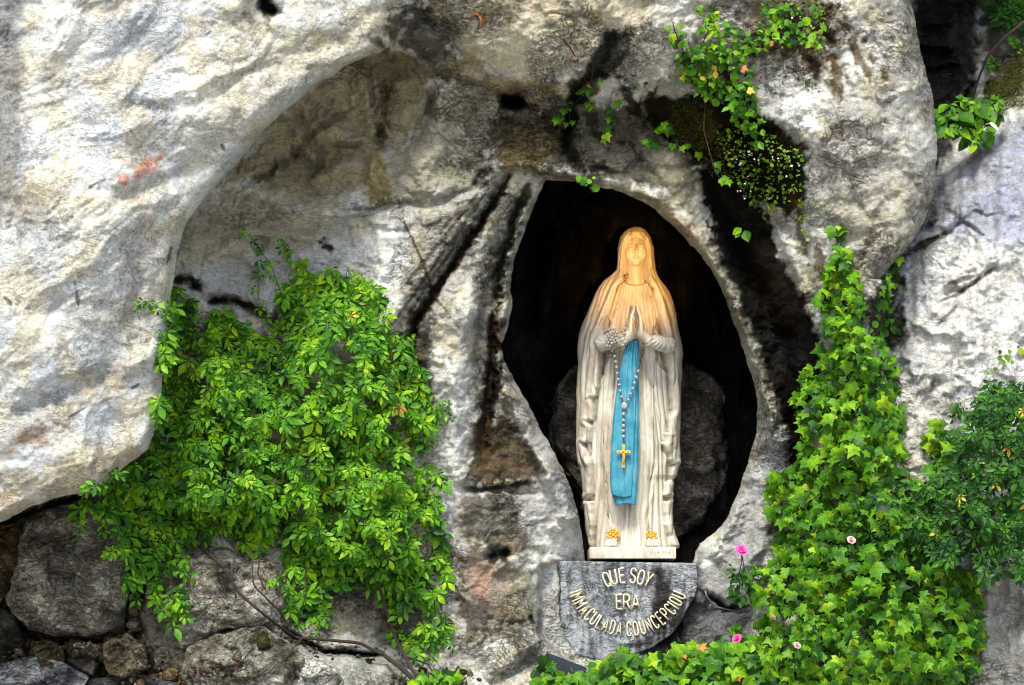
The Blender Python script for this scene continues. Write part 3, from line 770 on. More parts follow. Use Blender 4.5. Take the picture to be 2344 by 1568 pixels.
# right column
patch([(1700,0),(1860,-20),(1900,60),(1900,120),(1880,180),(1800,150),(1700,120)], (96,80,48), .75, 16, 36)
for p, w_ in (([(1880,20),(1900,120),(1930,230)], 12), ([(1930,30),(1950,100),(1990,180)], 9), ([(1980,90),(2000,150)], 8), ([(1850,140),(1900,200),(1935,230)], 10), ([(1870,560),(1880,620),(1850,600)], 10),
             ([(1820,420),(1830,520),(1850,600)], 8), ([(1770,300),(1810,330),(1845,360)], 6), ([(1960,340),(1975,400)], 8), ([(1905,0),(1915,60)], 9), ([(2020,150),(2030,190)], 9)):
    streak(p, (84,66,36), w_, .8, rough=w_ * 1.6)
patch([(1720,200),(1780,170),(1860,200),(1880,260),(1800,260),(1740,250)], (205,206,212), .7, 14, 26)
patch([(1790,210),(1850,220),(1880,290),(1850,300),(1800,290)], (246,246,250), .9, 8, 14)
patch([(1880,250),(2090,200),(2120,420),(2060,540),(1960,560),(1880,440)], (190,188,186), .5, 30, 40)
patch([(1900,420),(2060,400),(2080,540),(1990,660),(1930,600)], (170,162,146), .5, 30, 30)
# right rocks
patch([(2080,-50),(2240,-50),(2240,160),(2200,300),(2150,400),(2100,300)], (40,39,38), .93, 14, 16, 'D')
patch([(2230,-50),(2360,-50),(2360,200),(2290,250),(2230,240),(2250,160)], (60,56,30), .85, 16, 24, 'D')
patch([(2240,200),(2344,110),(2360,250),(2290,260),(2220,290)], (92,92,24), .7, 12, 20, 'D')
patch([(2140,420),(2260,330),(2360,260),(2360,560),(2240,560),(2140,520)], (150,154,182), .75, 24, 26, 'D')
patch([(2200,420),(2250,400),(2150,520),(2120,480)], (90,90,80), .5, 12, 20, 'D')
patch([(2100,600),(2360,560),(2360,880),(2200,940),(2080,860)], (240,240,244), .65, 30, 40, 'D')
streak([(2060,590),(2110,560),(2180,530)], (90,70,40), 7, .85, only='BD')
streak([(2150,690),(2200,670),(2280,610)], (70,64,60), 4, .8, only='D')
for p in ([(2160,655),(2230,630)], [(2190,700),(2150,740)], [(2210,520),(2240,560)], [(2200,500),(2170,480)], [(2140,860),(2130,910)], [(2120,520),(2150,500)]):
    streak(p, (70,66,62), 5, .75, only='D')
patch([(1985,700),(2010,660),(2050,600),(2066,640),(2050,700),(2070,760),(2060,800),(2000,800)], (50,46,16), .9, 8, 14, 'BD')
patch([(2200,1380),(2344,1280),(2360,1600),(2200,1600)], (166,164,162), .8, 20, 30, 'D')
patch([(2050,860),(2200,880),(2200,1100),(2060,1100)], (200,196,188), .5, 24, 30, 'D')
# lower left
patch([(-50,1160),(350,1080),(420,1200),(560,1280),(900,1340),(960,1568),(960,1640),(-50,1640)], (112,106,96), .85, 20, 30)
patch([(420,1200),(560,1250),(640,1400),(760,1450),(900,1480),(900,1600),(640,1600),(480,1480),(420,1340)], (150,148,142), .7, 22, 34)
patch([(640,1440),(880,1460),(1000,1568),(1000,1620),(640,1620)], (176,178,176), .7, 16, 30)
for q_, w_ in (([(0,1385),(40,1400),(60,1450),(130,1475),(230,1478),(270,1470),(300,1440)], 11), ([(300,1200),(312,1280),(305,1380),(310,1440),(330,1500),(325,1568)], 11), ([(440,1510),(500,1440),(560,1425),(610,1440)], 6), ([(60,1450),(50,1500),(20,1520)], 8), ([(140,1480),(150,1520),(210,1550)], 8), ([(240,1480),(230,1540),(330,1560)], 9), ([(0,1200),(80,1170),(200,1135)], 9), ([(340,1530),(420,1545),(520,1530)], 8), ([(640,1440),(740,1490),(880,1500)], 5)):
    streak(q_, (18,16,14), w_, .95, rough=w_ * .7)
patch([(860,1300),(1000,1300),(960,1450),(880,1480)], (50,44,34), .7, 20, 30)
PNT = np.clip(PNT, 0.003, 1) * KC * np.array([0.985, 1.01, 0.955])
FIN = 0.35 + 0.65 * rg * (1 - 0.5 * (sm(PNT.mean(-1), .5, .8)))
for poly, v_ in (([(990,620),(1080,620),(1090,900),(1060,1240),(980,1220),(985,840)], .3), ([(400,520),(860,500),(900,700),(400,720)], .3), ([(520,250),(860,160),(870,460),(430,500)], .35),
                 ([(2140,300),(2360,240),(2360,560),(2140,540)], .3), ([(1180,900),(1340,1250),(1260,1260),(1180,1100)], .35), ([(1600,1180),(1780,1100),(1770,1360),(1610,1330)], .35), ([(2080,600),(2360,560),(2360,900),(2080,900)], .5)):
    m_ = sm(-sdf_poly(X, Y, poly), -25, 25); FIN = FIN * (1 - m_) + v_ * m_
FIN = np.clip(FIN * (1 + 0.5 * (mB0 := ((mA < .5) & (mC < .5)).astype(float)) * sm(0.22 - PNT.mean(-1), 0, .12)), 0.2, 1.0)
FIN = np.where(mA > .5, np.minimum(FIN, 0.5), FIN)

def snap(X, Y, mask, s, ok):
    b = np.zeros(mask.shape, bool)
    d = mask[1:] != mask[:-1]; b[1:] |= d; b[:-1] |= d
    d = mask[:, 1:] != mask[:, :-1]; b[:, 1:] |= d; b[:, :-1] |= d
    gy, gx = np.gradient(s, GY, GX); g2 = np.maximum(gx * gx + gy * gy, .3)
    b &= ok & (np.abs(s) < 4)
    return X + np.where(b, np.clip(-s * gx / g2, -3, 3), 0), Y + np.where(b, np.clip(-s * gy / g2, -3, 3), 0)
XS, YS = snap(X, Y, sC < 0, sC, (sA > 0))
XS, YS = snap(XS, YS, sA < 0, sA, topblend > .9)
XS, YS = snap(XS, YS, sD < 0, sD, (Y < 620) & (sA > 0))
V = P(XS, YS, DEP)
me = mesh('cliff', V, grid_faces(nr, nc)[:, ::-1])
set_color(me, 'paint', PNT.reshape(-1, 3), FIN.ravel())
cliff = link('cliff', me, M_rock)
tag(cliff, kind='structure')

g = 60.0
me = mesh('ground', [(-g, -g, 0), (g, -g, 0), (g, g, 0), (-g, g, 0)], [(0, 1, 2, 3)], False)
tag(link('ground', me, M_ground), kind='structure')

# ------------------------------------------------------------------ free stones
def solid_stone(name, outline, Yc, front, back, cols, parent=None, pw=2.2, rings=44, ang=120, nz=0.02, seed=0, mat=None, c=None, tilt=0.0, paint=None, soft=1.0):
    """closed stone whose outline (picture points) lies at depth Yc; it bulges front metres towards the camera and back metres away"""
    o = np.asarray(outline, float)
    if c is None: c = o.mean(0)
    c = np.asarray(c, float)
    th = np.linspace(0, 2 * math.pi, ang, endpoint=False)
    R = np.zeros(ang)
    n = len(o)
    for k, a in enumerate(th):
        d = np.array([math.cos(a), math.sin(a)]); best = 0
        for i in range(n):
            p, q = o[i] - c, o[(i + 1) % n] - c
            e = q - p
            den = d[0] * e[1] - d[1] * e[0]
            if abs(den) < 1e-9: continue
            t = (p[0] * e[1] - p[1] * e[0]) / den
            s = (p[0] * d[1] - p[1] * d[0]) / den
            if t > 0 and -1e-6 <= s <= 1 + 1e-6: best = max(best, t)
        R[k] = best
    for _ in range(int(2 * soft)):
        R = (np.roll(R, 1) + 2 * R + np.roll(R, -1)) / 4
    ps = np.r_[np.sin(np.linspace(0.02, math.pi / 2, rings)), np.sin(np.linspace(math.pi / 2, math.pi - 0.02, 14))[1:]]
    isb = np.r_[np.zeros(rings), np.ones(13)]
    S = ps[:, None]; B = isb[:, None]
    px = c[0] + np.cos(th) * R * S; py = c[1] + np.sin(th) * R * S
    prof = np.power(np.clip(1 - np.power(S, pw), 0, 1), 1 / pw)
    prof = prof + 0 * px
    Yv = np.where(B > 0, Yc + back * prof, Yc - front * prof) + tilt * (py - c[1]) / 400
    W = P(px, py, Yv)
    q = W * 3.2 + seed * 7.1
    nn = fbm3(q[..., 0], q[..., 1], q[..., 2], 4, seed)
    n2 = fbm3(q[..., 0] * 3.5, q[..., 1] * 3.5, q[..., 2] * 3.5, 3, seed + 9)
    qx = px + 12 * noise2(px / 30, py / 30, seed); qy = py + 12 * noise2(px / 30, py / 30, seed + 1)
    ff = facets(qx / 52, qy / 40, seed + 40) * 1.3 + facets(qx / 20, qy / 16, seed + 50) * 0.45
    W[..., 1] += (-(nn * nz * 2.2 + n2 * nz * 0.7) + (ff * nz if mat is None else 0)) * (1 - B)
    jit = (nn * 0.4 + n2 * 0.5) * nz
    W[..., 0] += jit * np.cos(th); W[..., 2] -= jit * np.sin(th)
    Vv = W.reshape(-1, 3)
    F = grid_faces(len(ps), ang, True).tolist()
    Vl = np.vstack([Vv, W[0].mean(0)[None], W[-1].mean(0)[None]])
    k0 = len(Vv)
    F += [(k0, (i + 1) % ang, i) for i in range(ang)]
    b0 = (len(ps) - 1) * ang
    F += [(k0 + 1, b0 + i, b0 + (i + 1) % ang) for i in range(ang)]
    F = [tuple(f) for f in F]
    F = [(f[0], f[3], f[2], f[1]) if len(f) == 4 else f for f in F]
    me = mesh(name, Vl, F)
    tt = np.clip(0.5 + 1.0 * fbm3(q[..., 0] * 2, q[..., 1] * 2, q[..., 2] * 2, 4, seed + 20), 0, 1).reshape(-1, 1)
    tt = np.vstack([tt, tt[:1], tt[:1]])
    col = lin(cols[0]) * (1 - tt) + lin(cols[1]) * tt
    if paint is not None:
        pxf = np.r_[px.ravel(), c[0], c[0]]; pyf = np.r_[py.ravel(), c[1], c[1]]
        col = paint(pxf, pyf, col)
    set_color(me, 'paint', np.clip(col, 0.004, 1) * KC * np.array([0.985, 1.01, 0.955]))
    org = W.reshape(-1, 3).mean(0); org[2] = W[..., 2].min()
    return link(name, me, mat or M_rock, parent, org)

b_ = solid_stone('boulder', [(1318,835),(1275,890),(1252,965),(1262,1020),(1290,1070),(1325,1130),(1345,1230),(1420,1262),(1540,1238),(1600,1212),(1645,1160),(1668,1080),(1675,980),(1665,900),(1625,850),(1560,826),(1440,815)],
                 0.74, 0.26, 0.3, [(100,97,97),(152,146,140)], seed=3, nz=0.05, pw=2.6, ang=160)
tag(b_, 'large dark brown boulder inside the niche behind the statue', 'boulder')

low = [
 ('broad rounded grey boulder under the pale overhang at far left', [(48,1205),(90,1180),(200,1140),(262,1168),(292,1230),(300,1300),(292,1390),(262,1440),(200,1462),(130,1458),(60,1436),(18,1376),(32,1290)], -0.98, .22, [(104,98,92),(190,186,176)], 5),
 ('brown rusty rock strip tucked under the overhang beside the left picture edge', [(-30,1210),(40,1190),(60,1225),(58,1290),(40,1340),(8,1372),(-30,1390)], -1.0, .12, [(84,66,42),(120,100,76)], 6),
 ('pale grey split boulder below the hanging rose leaves, right of the dark crevice', [(338,1330),(420,1268),(520,1258),(620,1290),(660,1350),(650,1420),(600,1440),(520,1440),(465,1478),(438,1505),(380,1535),(318,1530),(312,1440)], -0.84, .22, [(134,130,122),(216,212,204)], 7),
 ('dark brown wedge of rock between the big boulder and the crevice', [(282,1230),(322,1240),(330,1330),(318,1440),(296,1462),(284,1400),(296,1300)], -0.95, .07, [(80,72,64),(120,110,100)], 8),
 ('small mottled brown stone beneath the broad boulder', [(70,1468),(110,1462),(142,1480),(146,1510),(118,1530),(84,1522),(64,1496)], -1.06, .11, [(70,62,44),(110,100,76)], 9),
 ('small grey stone tucked in under the bottom of the broad boulder', [(142,1470),(185,1464),(232,1476),(235,1502),(190,1512),(150,1504)], -1.06, .1, [(96,92,84),(140,136,126)], 10),
 ('flat bluish grey slab lying in the bottom left corner', [(-30,1540),(60,1506),(150,1520),(205,1548),(190,1600),(-30,1620)], -1.08, .1, [(96,100,112),(150,152,162)], 11),
 ('tan and grey knobbly stone left of the crevice foot', [(240,1470),(290,1450),(330,1478),(340,1530),(300,1552),(252,1544),(232,1506)], -1.06, .12, [(96,86,68),(160,150,130)], 12),
 ('dark slate slab lying along the bottom edge', [(210,1556),(300,1542),(400,1560),(470,1590),(400,1630),(200,1630)], -1.06, .09, [(60,60,66),(104,104,112)], 13),
 ('ochre stone in the bottom edge below the split boulder', [(362,1548),(395,1530),(430,1540),(444,1580),(410,1610),(360,1600)], -1.04, .08, [(140,96,44),(170,128,74)], 14),
 ('lumpy whitish rock along the bottom left of the vine root', [(430,1480),(500,1450),(600,1440),(660,1470),(700,1520),(690,1600),(560,1620),(450,1600),(420,1540)], -1.1, .14, [(110,106,96),(196,194,186)], 15),
 ('orange brown stone set in the whitish rock', [(570,1520),(600,1502),(622,1520),(618,1560),(580,1566)], -1.19, .06, [(160,108,50),(190,140,80)], 16),
 ('small ochre pebble beside the orange brown stone', [(524,1545),(548,1532),(566,1548),(560,1580),(528,1580)], -1.19, .05, [(130,100,56),(170,134,84)], 17),
 ('white chalky stone on the bottom edge under the horizontal vine stem', [(640,1530),(690,1500),(760,1520),(790,1560),(760,1610),(650,1610)], -1.12, .1, [(176,176,172),(226,226,226)], 18),
 ('black wet stone at the left edge below the rusty rock', [(-30,1400),(10,1392),(40,1420),(62,1470),(50,1500),(-30,1520)], -0.98, .09, [(40,38,38),(90,86,80)], 19),
]
for lb, ol, yc, fr, cc, sd in low:
    o_ = solid_stone('boulder', ol, yc, fr, 0.25, cc, seed=sd, nz=0.038, rings=40, ang=110, pw=3.4, soft=0.5)
    tag(o_, lb, 'rock', 'loose rocks at the foot of the cliff')
    t_ = np.clip(-sdf_poly(X, Y, ol) / 40.0, 0, 1)
    DEPX = np.where(t_ > 0, np.minimum(DEPX, yc - (fr + 0.03) * np.sqrt(1 - (1 - t_) ** 2)), DEPX)

# ------------------------------------------------------------------ inscribed ledge stone
def ledge_paint(px, py, col):
    n = noise2(px / 12, py / 90, 5)
    a = np.clip(sm(n, 0.0, 0.45), 0, 1)[:, None] * 0.6
    col = col * (1 - a) + lin((62,62,70)) * a
    d = np.abs(px - 1512 - 8 * noise2(py / 40, 0 * py, 3)) + 6 * noise2(px / 10, py / 25, 4)
    a = (0.9 * sm(24 - d, -8, 8) * sm(py, 1290, 1310) * sm(1475 - py, 0, 60))[:, None]
    col = col * (1 - a) + lin((34,28,24)) * a
    a = (0.8 * sm(13 - np.abs(px - 1487) - 5 * noise2(px / 14, py / 30, 9), -5, 5) * sm(py, 1300, 1320) * sm(1380 - py, 0, 30))[:, None]
    col = col * (1 - a) + lin((160,160,168)) * a
    d_, t_ = seg_dist(px, py, [(1588,1376),(1555,1420),(1510,1456),(1455,1480),(1400,1482)])  # shadow of the stone's curve, painted in as a dark arc
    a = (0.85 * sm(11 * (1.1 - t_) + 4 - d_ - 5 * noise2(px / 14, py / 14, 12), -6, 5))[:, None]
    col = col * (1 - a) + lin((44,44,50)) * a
    a = (0.7 * sm(n, -0.1, -0.5))[:, None]
    col = col * (1 - a) + lin((176,182,198)) * a
    return col
LY = -0.34
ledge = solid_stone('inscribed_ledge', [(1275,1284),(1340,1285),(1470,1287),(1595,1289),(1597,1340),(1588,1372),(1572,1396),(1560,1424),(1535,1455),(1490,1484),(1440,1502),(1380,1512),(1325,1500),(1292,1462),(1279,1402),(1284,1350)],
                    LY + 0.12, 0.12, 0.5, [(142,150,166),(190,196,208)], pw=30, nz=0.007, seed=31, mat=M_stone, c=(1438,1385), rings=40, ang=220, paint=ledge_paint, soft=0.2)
tag(ledge, 'blue grey stone ledge under the statue with a raised cream inscription', 'inscription stone')
ledge_inv = Vector(ledge.location)

GL = {
 'I': ([[(0,0),(0,1)]], 0.12),
 'E': ([[(.42,1),(0,1),(0,0),(.42,0)], [(0,.52),(.34,.52)]], 0.5),
 'F': ([[(.42,1),(0,1),(0,0)], [(0,.52),(.34,.52)]], 0.46),
 'L': ([[(0,1),(0,0),(.4,0)]], 0.44),
 'U': ([[(0,1),(0,.2),(.07,.05),(.22,0),(.37,.05),(.44,.2),(.44,1)]], 0.5),
 'O': ([[(.22,0),(.06,.07),(0,.24),(0,.76),(.06,.93),(.22,1),(.38,.93),(.44,.76),(.44,.24),(.38,.07),(.22,0)]], 0.5),
 'Q': ([[(.22,0),(.06,.07),(0,.24),(0,.76),(.06,.93),(.22,1),(.38,.93),(.44,.76),(.44,.24),(.38,.07),(.22,0)], [(.26,.2),(.48,-.1)]], 0.52),
 'C': ([[(.42,.76),(.38,.93),(.22,1),(.06,.93),(0,.76),(0,.24),(.06,.07),(.22,0),(.38,.07),(.42,.24)]], 0.48),
 'S': ([[(.42,.78),(.37,.94),(.22,1),(.06,.94),(0,.78),(.05,.62),(.36,.42),(.42,.24),(.37,.06),(.2,0),(.05,.06),(0,.22)]], 0.48),
 'Y': ([[(0,1),(.24,.5),(.48,1)], [(.24,.5),(.24,0)]], 0.5),
 'R': ([[(0,0),(0,1),(.26,1),(.4,.92),(.42,.76),(.38,.58),(.24,.5),(0,.5)], [(.22,.5),(.44,0)]], 0.5),
 'P': ([[(0,0),(0,1),(.26,1),(.4,.92),(.42,.74),(.38,.54),(.24,.46),(0,.46)]], 0.48),
 'B': ([[(0,.52),(0,1),(.24,1),(.38,.9),(.38,.62),(.24,.52),(0,.52)], [(0,.52),(0,0),(.26,0),(.42,.1),(.42,.4),(.26,.52)]], 0.48),
 'D': ([[(0,0),(0,1),(.2,1),(.38,.88),(.44,.7),(.44,.3),(.38,.12),(.2,0),(0,0)]], 0.5),
 'A': ([[(0,0),(.25,1),(.5,0)], [(.09,.32),(.41,.32)]], 0.54),
 'M': ([[(0,0),(0,1),(.27,.35),(.54,1),(.54,0)]], 0.6),
 'N': ([[(0,0),(0,1),(.44,0),(.44,1)]], 0.5),
 'H': ([[(0,0),(0,1)], [(.44,0),(.44,1)], [(0,.52),(.44,.52)]], 0.5),
}
def letter(ch, cx, cy, ang, size, Yp, parent, mat=M_letter, r=0.075, name='letter', wide=1.0):
    """letter centred on picture point (cx, cy); ang: clockwise turn in the picture"""
    strokes, w = GL[ch]
    parts = []
    ca, sa = math.cos(ang), math.sin(ang)
    xs = [p[0] for s in strokes for p in s]; mid = (min(xs) + max(xs)) / 2
    for s in strokes:
        pts = []
        for i in range(len(s) - 1):
            for t in (0, .5): pts.append((s[i][0] + (s[i+1][0] - s[i][0]) * t, s[i][1] + (s[i+1][1] - s[i][1]) * t))
        pts.append(s[-1])
        q = []
        for a, b in pts:
            lx = (a - mid) * size * wide; ly = -(b - 0.5) * size
            q.append(PV(cx + lx * ca - ly * sa, cy + lx * sa + ly * ca, Yp))
        parts.append(tube(q, size * r / 400, 8))
    Vv, F = join(parts)
    me = mesh(name, Vv, F)
    return link(name, me, mat, parent, org=tuple(parent.location))
def crop3(x, y): return 1213.4 + x * 0.20542, 1246.1 + y * 0.20542
for ch, x, y, a in (('Q',858,390,-22),('U',930,362,-13),('E',1028,346,-6),('S',1148,348,6),('O',1236,368,13),('Y',1318,392,24)):
    cx, cy = crop3(x, y); letter(ch, cx, cy, math.radians(a), 33, LY - 0.012, ledge, wide=0.86, r=0.066)
for ch, x, y in (('E',995,638),('R',1078,640),('A',1178,640)):
    cx, cy = crop3(x, y); letter(ch, cx, cy, 0, 33, LY - 0.012, ledge, wide=0.95, r=0.066)
txt = 'IMMACULADA COUNCEPCIOU'
adv = [0.30 if c == ' ' else GL[c][1] + 0.17 for c in txt]
tot = sum(adv)
ccx, ccy = 1075, 330; run = 0
th0, th1 = math.radians(162.5), math.radians(18.5)
for c, a in zip(txt, adv):
    t = (run + a / 2) / tot; run += a
    if c == ' ': continue
    th = th0 + (th1 - th0) * t
    rr = 605 + 22 * t
    x, y = ccx + rr * math.cos(th), ccy + rr * math.sin(th)
    cx, cy = crop3(x, y)
    letter(c, cx, cy, th - math.pi / 2, 31, LY - 0.012, ledge, wide=0.66, r=0.062)

# ------------------------------------------------------------------ statue
SY = 0.24                                   # depth of the statue's axis
L_pts = [(519,1450),(524,1438),(531,1429),(542,1420.5),(567,1414),(592,1413.5),(617,1411.7),(630,1399),(642,1384),(655,1374),(668,1366),(693,1355),(718,1344),(743,1334),(768,1327.7),(793,1324.4),(850,1323),(905,1321),(960,1320.5),(1015,1320),(1045,1321),(1060,1322.8),(1070,1327.7),(1098,1331.8),(1125,1334.5),(1152,1337),(1179,1340),(1206,1344),(1228,1347),(1247,1349),(1256,1350)]
R_pts = [(519,1464),(524,1474),(531,1481),(542,1488),(567,1497),(592,1497.5),(617,1500),(630,1504.6),(642,1512),(655,1523),(668,1532),(693,1541),(718,1547.5),(743,1551),(768,1556),(793,1561),(813,1562.8),(843,1560),(885,1556),(960,1556),(1045,1556),(1059,1556),(1070,1550.7),(1087,1547),(1097,1540),(1125,1539.8),(1152,1538.5),(1179,1537),(1206,1540),(1228,1545),(1247,1553),(1256,1553)]
D_pts = [(519,0.03),(524,0.06),(535,0.09),(550,0.112),(590,0.125),(617,0.125),(640,0.13),(670,0.155),(720,0.185),(800,0.215),(900,0.215),(1050,0.20),(1200,0.20),(1256,0.205)]
fL = lambda y: np.interp(y, *zip(*L_pts)); fR = lambda y: np.interp(y, *zip(*R_pts)); fD = lambda y: np.interp(y, *zip(*D_pts))
gown = [(1430,640),(1412,655),(1402,690),(1392,722),(1383,760),(1373,800),(1370,830),(1366,885),(1363,905),(1352,912),(1357,935),(1355,960),(1341,964),(1350,975),(1347,1010),(1331,1014),(1336,1030),(1349,1060),(1350,1130),(1337,1146),(1350,1150),(1352,1200),(1348,1262),
        (1552,1262),(1541,1230),(1530,1200),(1528,1150),(1538,1139),(1525,1132),(1530,1110),(1537,1098),(1541,1070),(1550,1062),(1543,1062),(1535,1050),(1534,1040),(1521,1014),(1529,1010),(1528,993),(1536,990),(1537,960),(1545,940),(1541,880),(1536,840),(1530,806),(1526,765),(1515,728),(1507,693),(1499,660),(1484,640)]
HX, HY = np.meshgrid(np.arange(1300, 1591, 0.5), np.arange(505, 1262, 0.5))
hw = (fR(HY) - fL(HY)) / 2; hc = (fR(HY) + fL(HY)) / 2
U_ = np.clip((HX - hc) / hw, -1.2, 1.2)
sg = sdf_poly(HX + 1.5 * noise2(HX / 9, HY / 16, 3), HY, gown)
inG = sm(-sg, -0.5, 3.0)
def fold(ph, k=1.0): return np.abs(np.sin(math.pi * ph)) ** k
HT = -0.048 * inG + 0.010 * np.exp(-((sg - 6) / 5) ** 2) + 0.0 * HX
# mantle folds follow the outline
pm = U_ * 6.5 + 1.1 * noise2(U_ * 3, HY / 130, 7) + 0.3 * noise2(U_ * 8, HY / 50, 8)
am = np.interp(HY, [505, 620, 700, 1262], [0.003, 0.009, 0.015, 0.017])
HT += (1 - inG) * am * 1.15 * (fold(pm, 0.6) - 0.5) * (0.5 + 0.9 * sm(noise2(U_ * 2.5, HY / 160, 17), -.4, .3))
# chest gathers
chest = sm(HY, 640, 660) * (1 - sm(HY, 765, 800)) * inG
pc = (HX - 1455) / (6.0 + np.clip(HY - 640, 0, 200) * 0.055) + 0.5 * noise2(HX / 30, HY / 60, 9)
HT += chest * 0.010 * (fold(pc, 0.8) - 0.5)
HT += 0.034 * inG * (np.exp(-((HX - 1421) / 21) ** 2 - ((HY - 712) / 30) ** 2) + np.exp(-((HX - 1489) / 21) ** 2 - ((HY - 712) / 30) ** 2))
HT -= 0.02 * inG * np.exp(-((HX - 1455) / 60) ** 2 - ((HY - 790) / 24) ** 2)
# skirt folds
sk = sm(HY, 785, 830) * inG
ps_ = (HX - 1458) * (1 + (1262 - HY) / 1150) / 15.5 + 0.8 * noise2(HX / 55, HY / 230, 10) + 0.22 * noise2(HX / 20, HY / 70, 12)
ak = 0.022 * (0.45 + 0.75 * sm(noise2(HX / 34, HY / 190, 14), -0.35, 0.3))
knee = np.exp(-((HX - 1490) / 24) ** 2 - ((HY - 985) / 95) ** 2)
knee2 = np.exp(-((HX - 1385) / 20) ** 2 - ((HY - 1010) / 90) ** 2)
HT += sk * ak * (1 - 0.8 * knee) * (fold(ps_, 0.62) - 0.5) + sk * (0.034 * knee + 0.016 * knee2)
HT += 0.012 * sk * sm(HY, 1150, 1250) * fold((HX - 1445) / 13.0, 0.8) * (np.abs(HX - 1440) < 45)
def hline(pts, amp, w, sharp=False):
    global HT
    d, t = seg_dist(HX, HY, pts)
    k = np.exp(-np.abs(d / w)) if sharp else np.exp(-(d / w) ** 2)
    HT = HT + amp * k * np.clip(np.minimum(t, 1 - t) * 6 + 0.2, 0, 1)
for p, a, w in [([(1424,625),(1402,660),(1385,700),(1370,740),(1352,800)], 0.012, 4), ([(1412,625),(1390,665),(1372,712),(1352,760),(1338,830)], -0.010, 3), ([(1490,625),(1512,680),(1530,740),(1545,800)], 0.012, 4),
                ([(1500,640),(1526,690),(1542,740)], -0.010, 3), ([(1391,723),(1375,745),(1356,760),(1348,800)], 0.016, 5), ([(1360,775),(1352,850),(1340,930)], 0.014, 5), ([(1372,800),(1366,900)], 0.010, 4),
                ([(1420,820),(1400,900),(1392,1010),(1388,1150)], -0.012, 3.5), ([(1470,800),(1480,850),(1500,900),(1520,990),(1525,1060)], -0.012, 3.5), ([(1466,800),(1470,900),(1478,1100)], -0.008, 3),
                ([(1500,1060),(1492,1120),(1480,1200)], -0.014, 4), ([(1375,1060),(1385,1140),(1402,1200)], -0.014, 4), ([(1480,1170),(1500,1130),(1510,1060)], 0.010, 5), ([(1545,830),(1550,900),(1546,1000),(1543,1050)], 0.010, 4)]:
    hline(p, a, w)
for pl, dp in (([(1388,722),(1379,756),(1392,760),(1398,738)], .05), ([(1372,797),(1402,800),(1388,832),(1368,870)], .05), ([(1498,802),(1531,797),(1534,850),(1518,836)], .05), ([(1510,728),(1526,764),(1518,768),(1506,750)], .035)):
    HT = HT - dp * sm(-sdf_poly(HX, HY, pl), -3, 5)
# hollow of the hood
hood = [(1455,531),(1470,535),(1481,548),(1486,566),(1487,600),(1485,625),(1484,646),(1470,652),(1455,654),(1440,652),(1428,646),(1424,625),(1425,600),(1426,566),(1431,548),(1441,535)]
sh = sdf_poly(HX, HY, hood)
HT += -0.13 * sm(-sh, -1, 6) * (1 - 0.55 * sm(HY, 628, 652)) + 0.006 * np.exp(-((sh - 3) / 2.5) ** 2)
# hollows of the folds take a darker brown
def blur(a, n):
    for _ in range(n):
        a = (np.roll(a, 1, 0) + np.roll(a, -1, 0) + np.roll(a, 1, 1) + np.roll(a, -1, 1) + 4 * a) / 8
    return a
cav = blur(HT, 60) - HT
def hsamp(F, px, py):
    ix = np.clip((px - 1300) * 2, 0, HX.shape[1] - 2); iy = np.clip((py - 505) * 2, 0, HX.shape[0] - 2)
    i = ix.astype(int); j = iy.astype(int); fx, fy = ix - i, iy - j
    return F[j, i] * (1 - fx) * (1 - fy) + F[j, i + 1] * fx * (1 - fy) + F[j + 1, i] * (1 - fx) * fy + F[j + 1, i + 1] * fx * fy
def Ybase(px, py):
    w = (fR(py) - fL(py)) / 2; c = (fR(py) + fL(py)) / 2
    s = np.clip((px - c) / w, -0.98, 0.98)
    return SY - fD(py) * np.sqrt(1 - s * s)
def Yfront(px, py):
    px = np.asarray(px, float); py = np.asarray(py, float)
    return Ybase(px, py) - hsamp(HT, px, py)

statue = empty('statue', tuple(P(1448, 1281, SY).tolist()), label='white marble statue of a praying veiled woman with a blue sash in the dark niche', cat='statue')
SO = tuple(statue.location)
rows = np.linspace(519.2, 1255, 470)
nf, nb = 230, 50
th = np.r_[np.linspace(-math.pi / 2, math.pi / 2, nf), np.linspace(math.pi / 2, 1.5 * math.pi, nb + 2)[1:-1]]
TH, RY = np.meshgrid(th, rows)
w = (fR(RY) - fL(RY)) / 2; c = (fR(RY) + fL(RY)) / 2; d = fD(RY)
px0 = c + w * np.sin(TH)
front = np.cos(TH) > 0
Hh = np.where(front, hsamp(HT, px0, RY), 0.008 * (fold(TH * 5) - 0.5))
px1 = px0 + Hh * 400 * np.sin(TH) * (np.abs(np.sin(TH)) > .5) * 0.6
yy = SY - d * np.cos(TH) - np.where(front, Hh, 0) * (0.35 + 0.65 * np.cos(TH)) * 1.0 + np.where(front, 0, 0.02 + Hh)
Wb = P(px1, RY, yy)
Vb = Wb.reshape(-1, 3)
Fb = grid_faces(len(rows), len(th), True)
top = Wb[0].mean(0)
me = mesh('robe', np.vstack([Vb, top[None]]), Fb.tolist() + [(i, len(Vb), (i + 1) % len(th)) for i in range(len(th))])
brown_tone = np.clip(hsamp(cav, px0, RY) * 70, 0, 0.9) * front * (1 - 0.55 * sm(RY, 1000, 1240))
brown_tone += 0.10 * sm(RY, 800, 640)
at = me.attributes.new('brown_tone', 'FLOAT', 'POINT')
at.data.foreach_set('value', np.r_[brown_tone.ravel(), 0].astype(np.float32))
link('robe', me, M_marble, statue, SO)

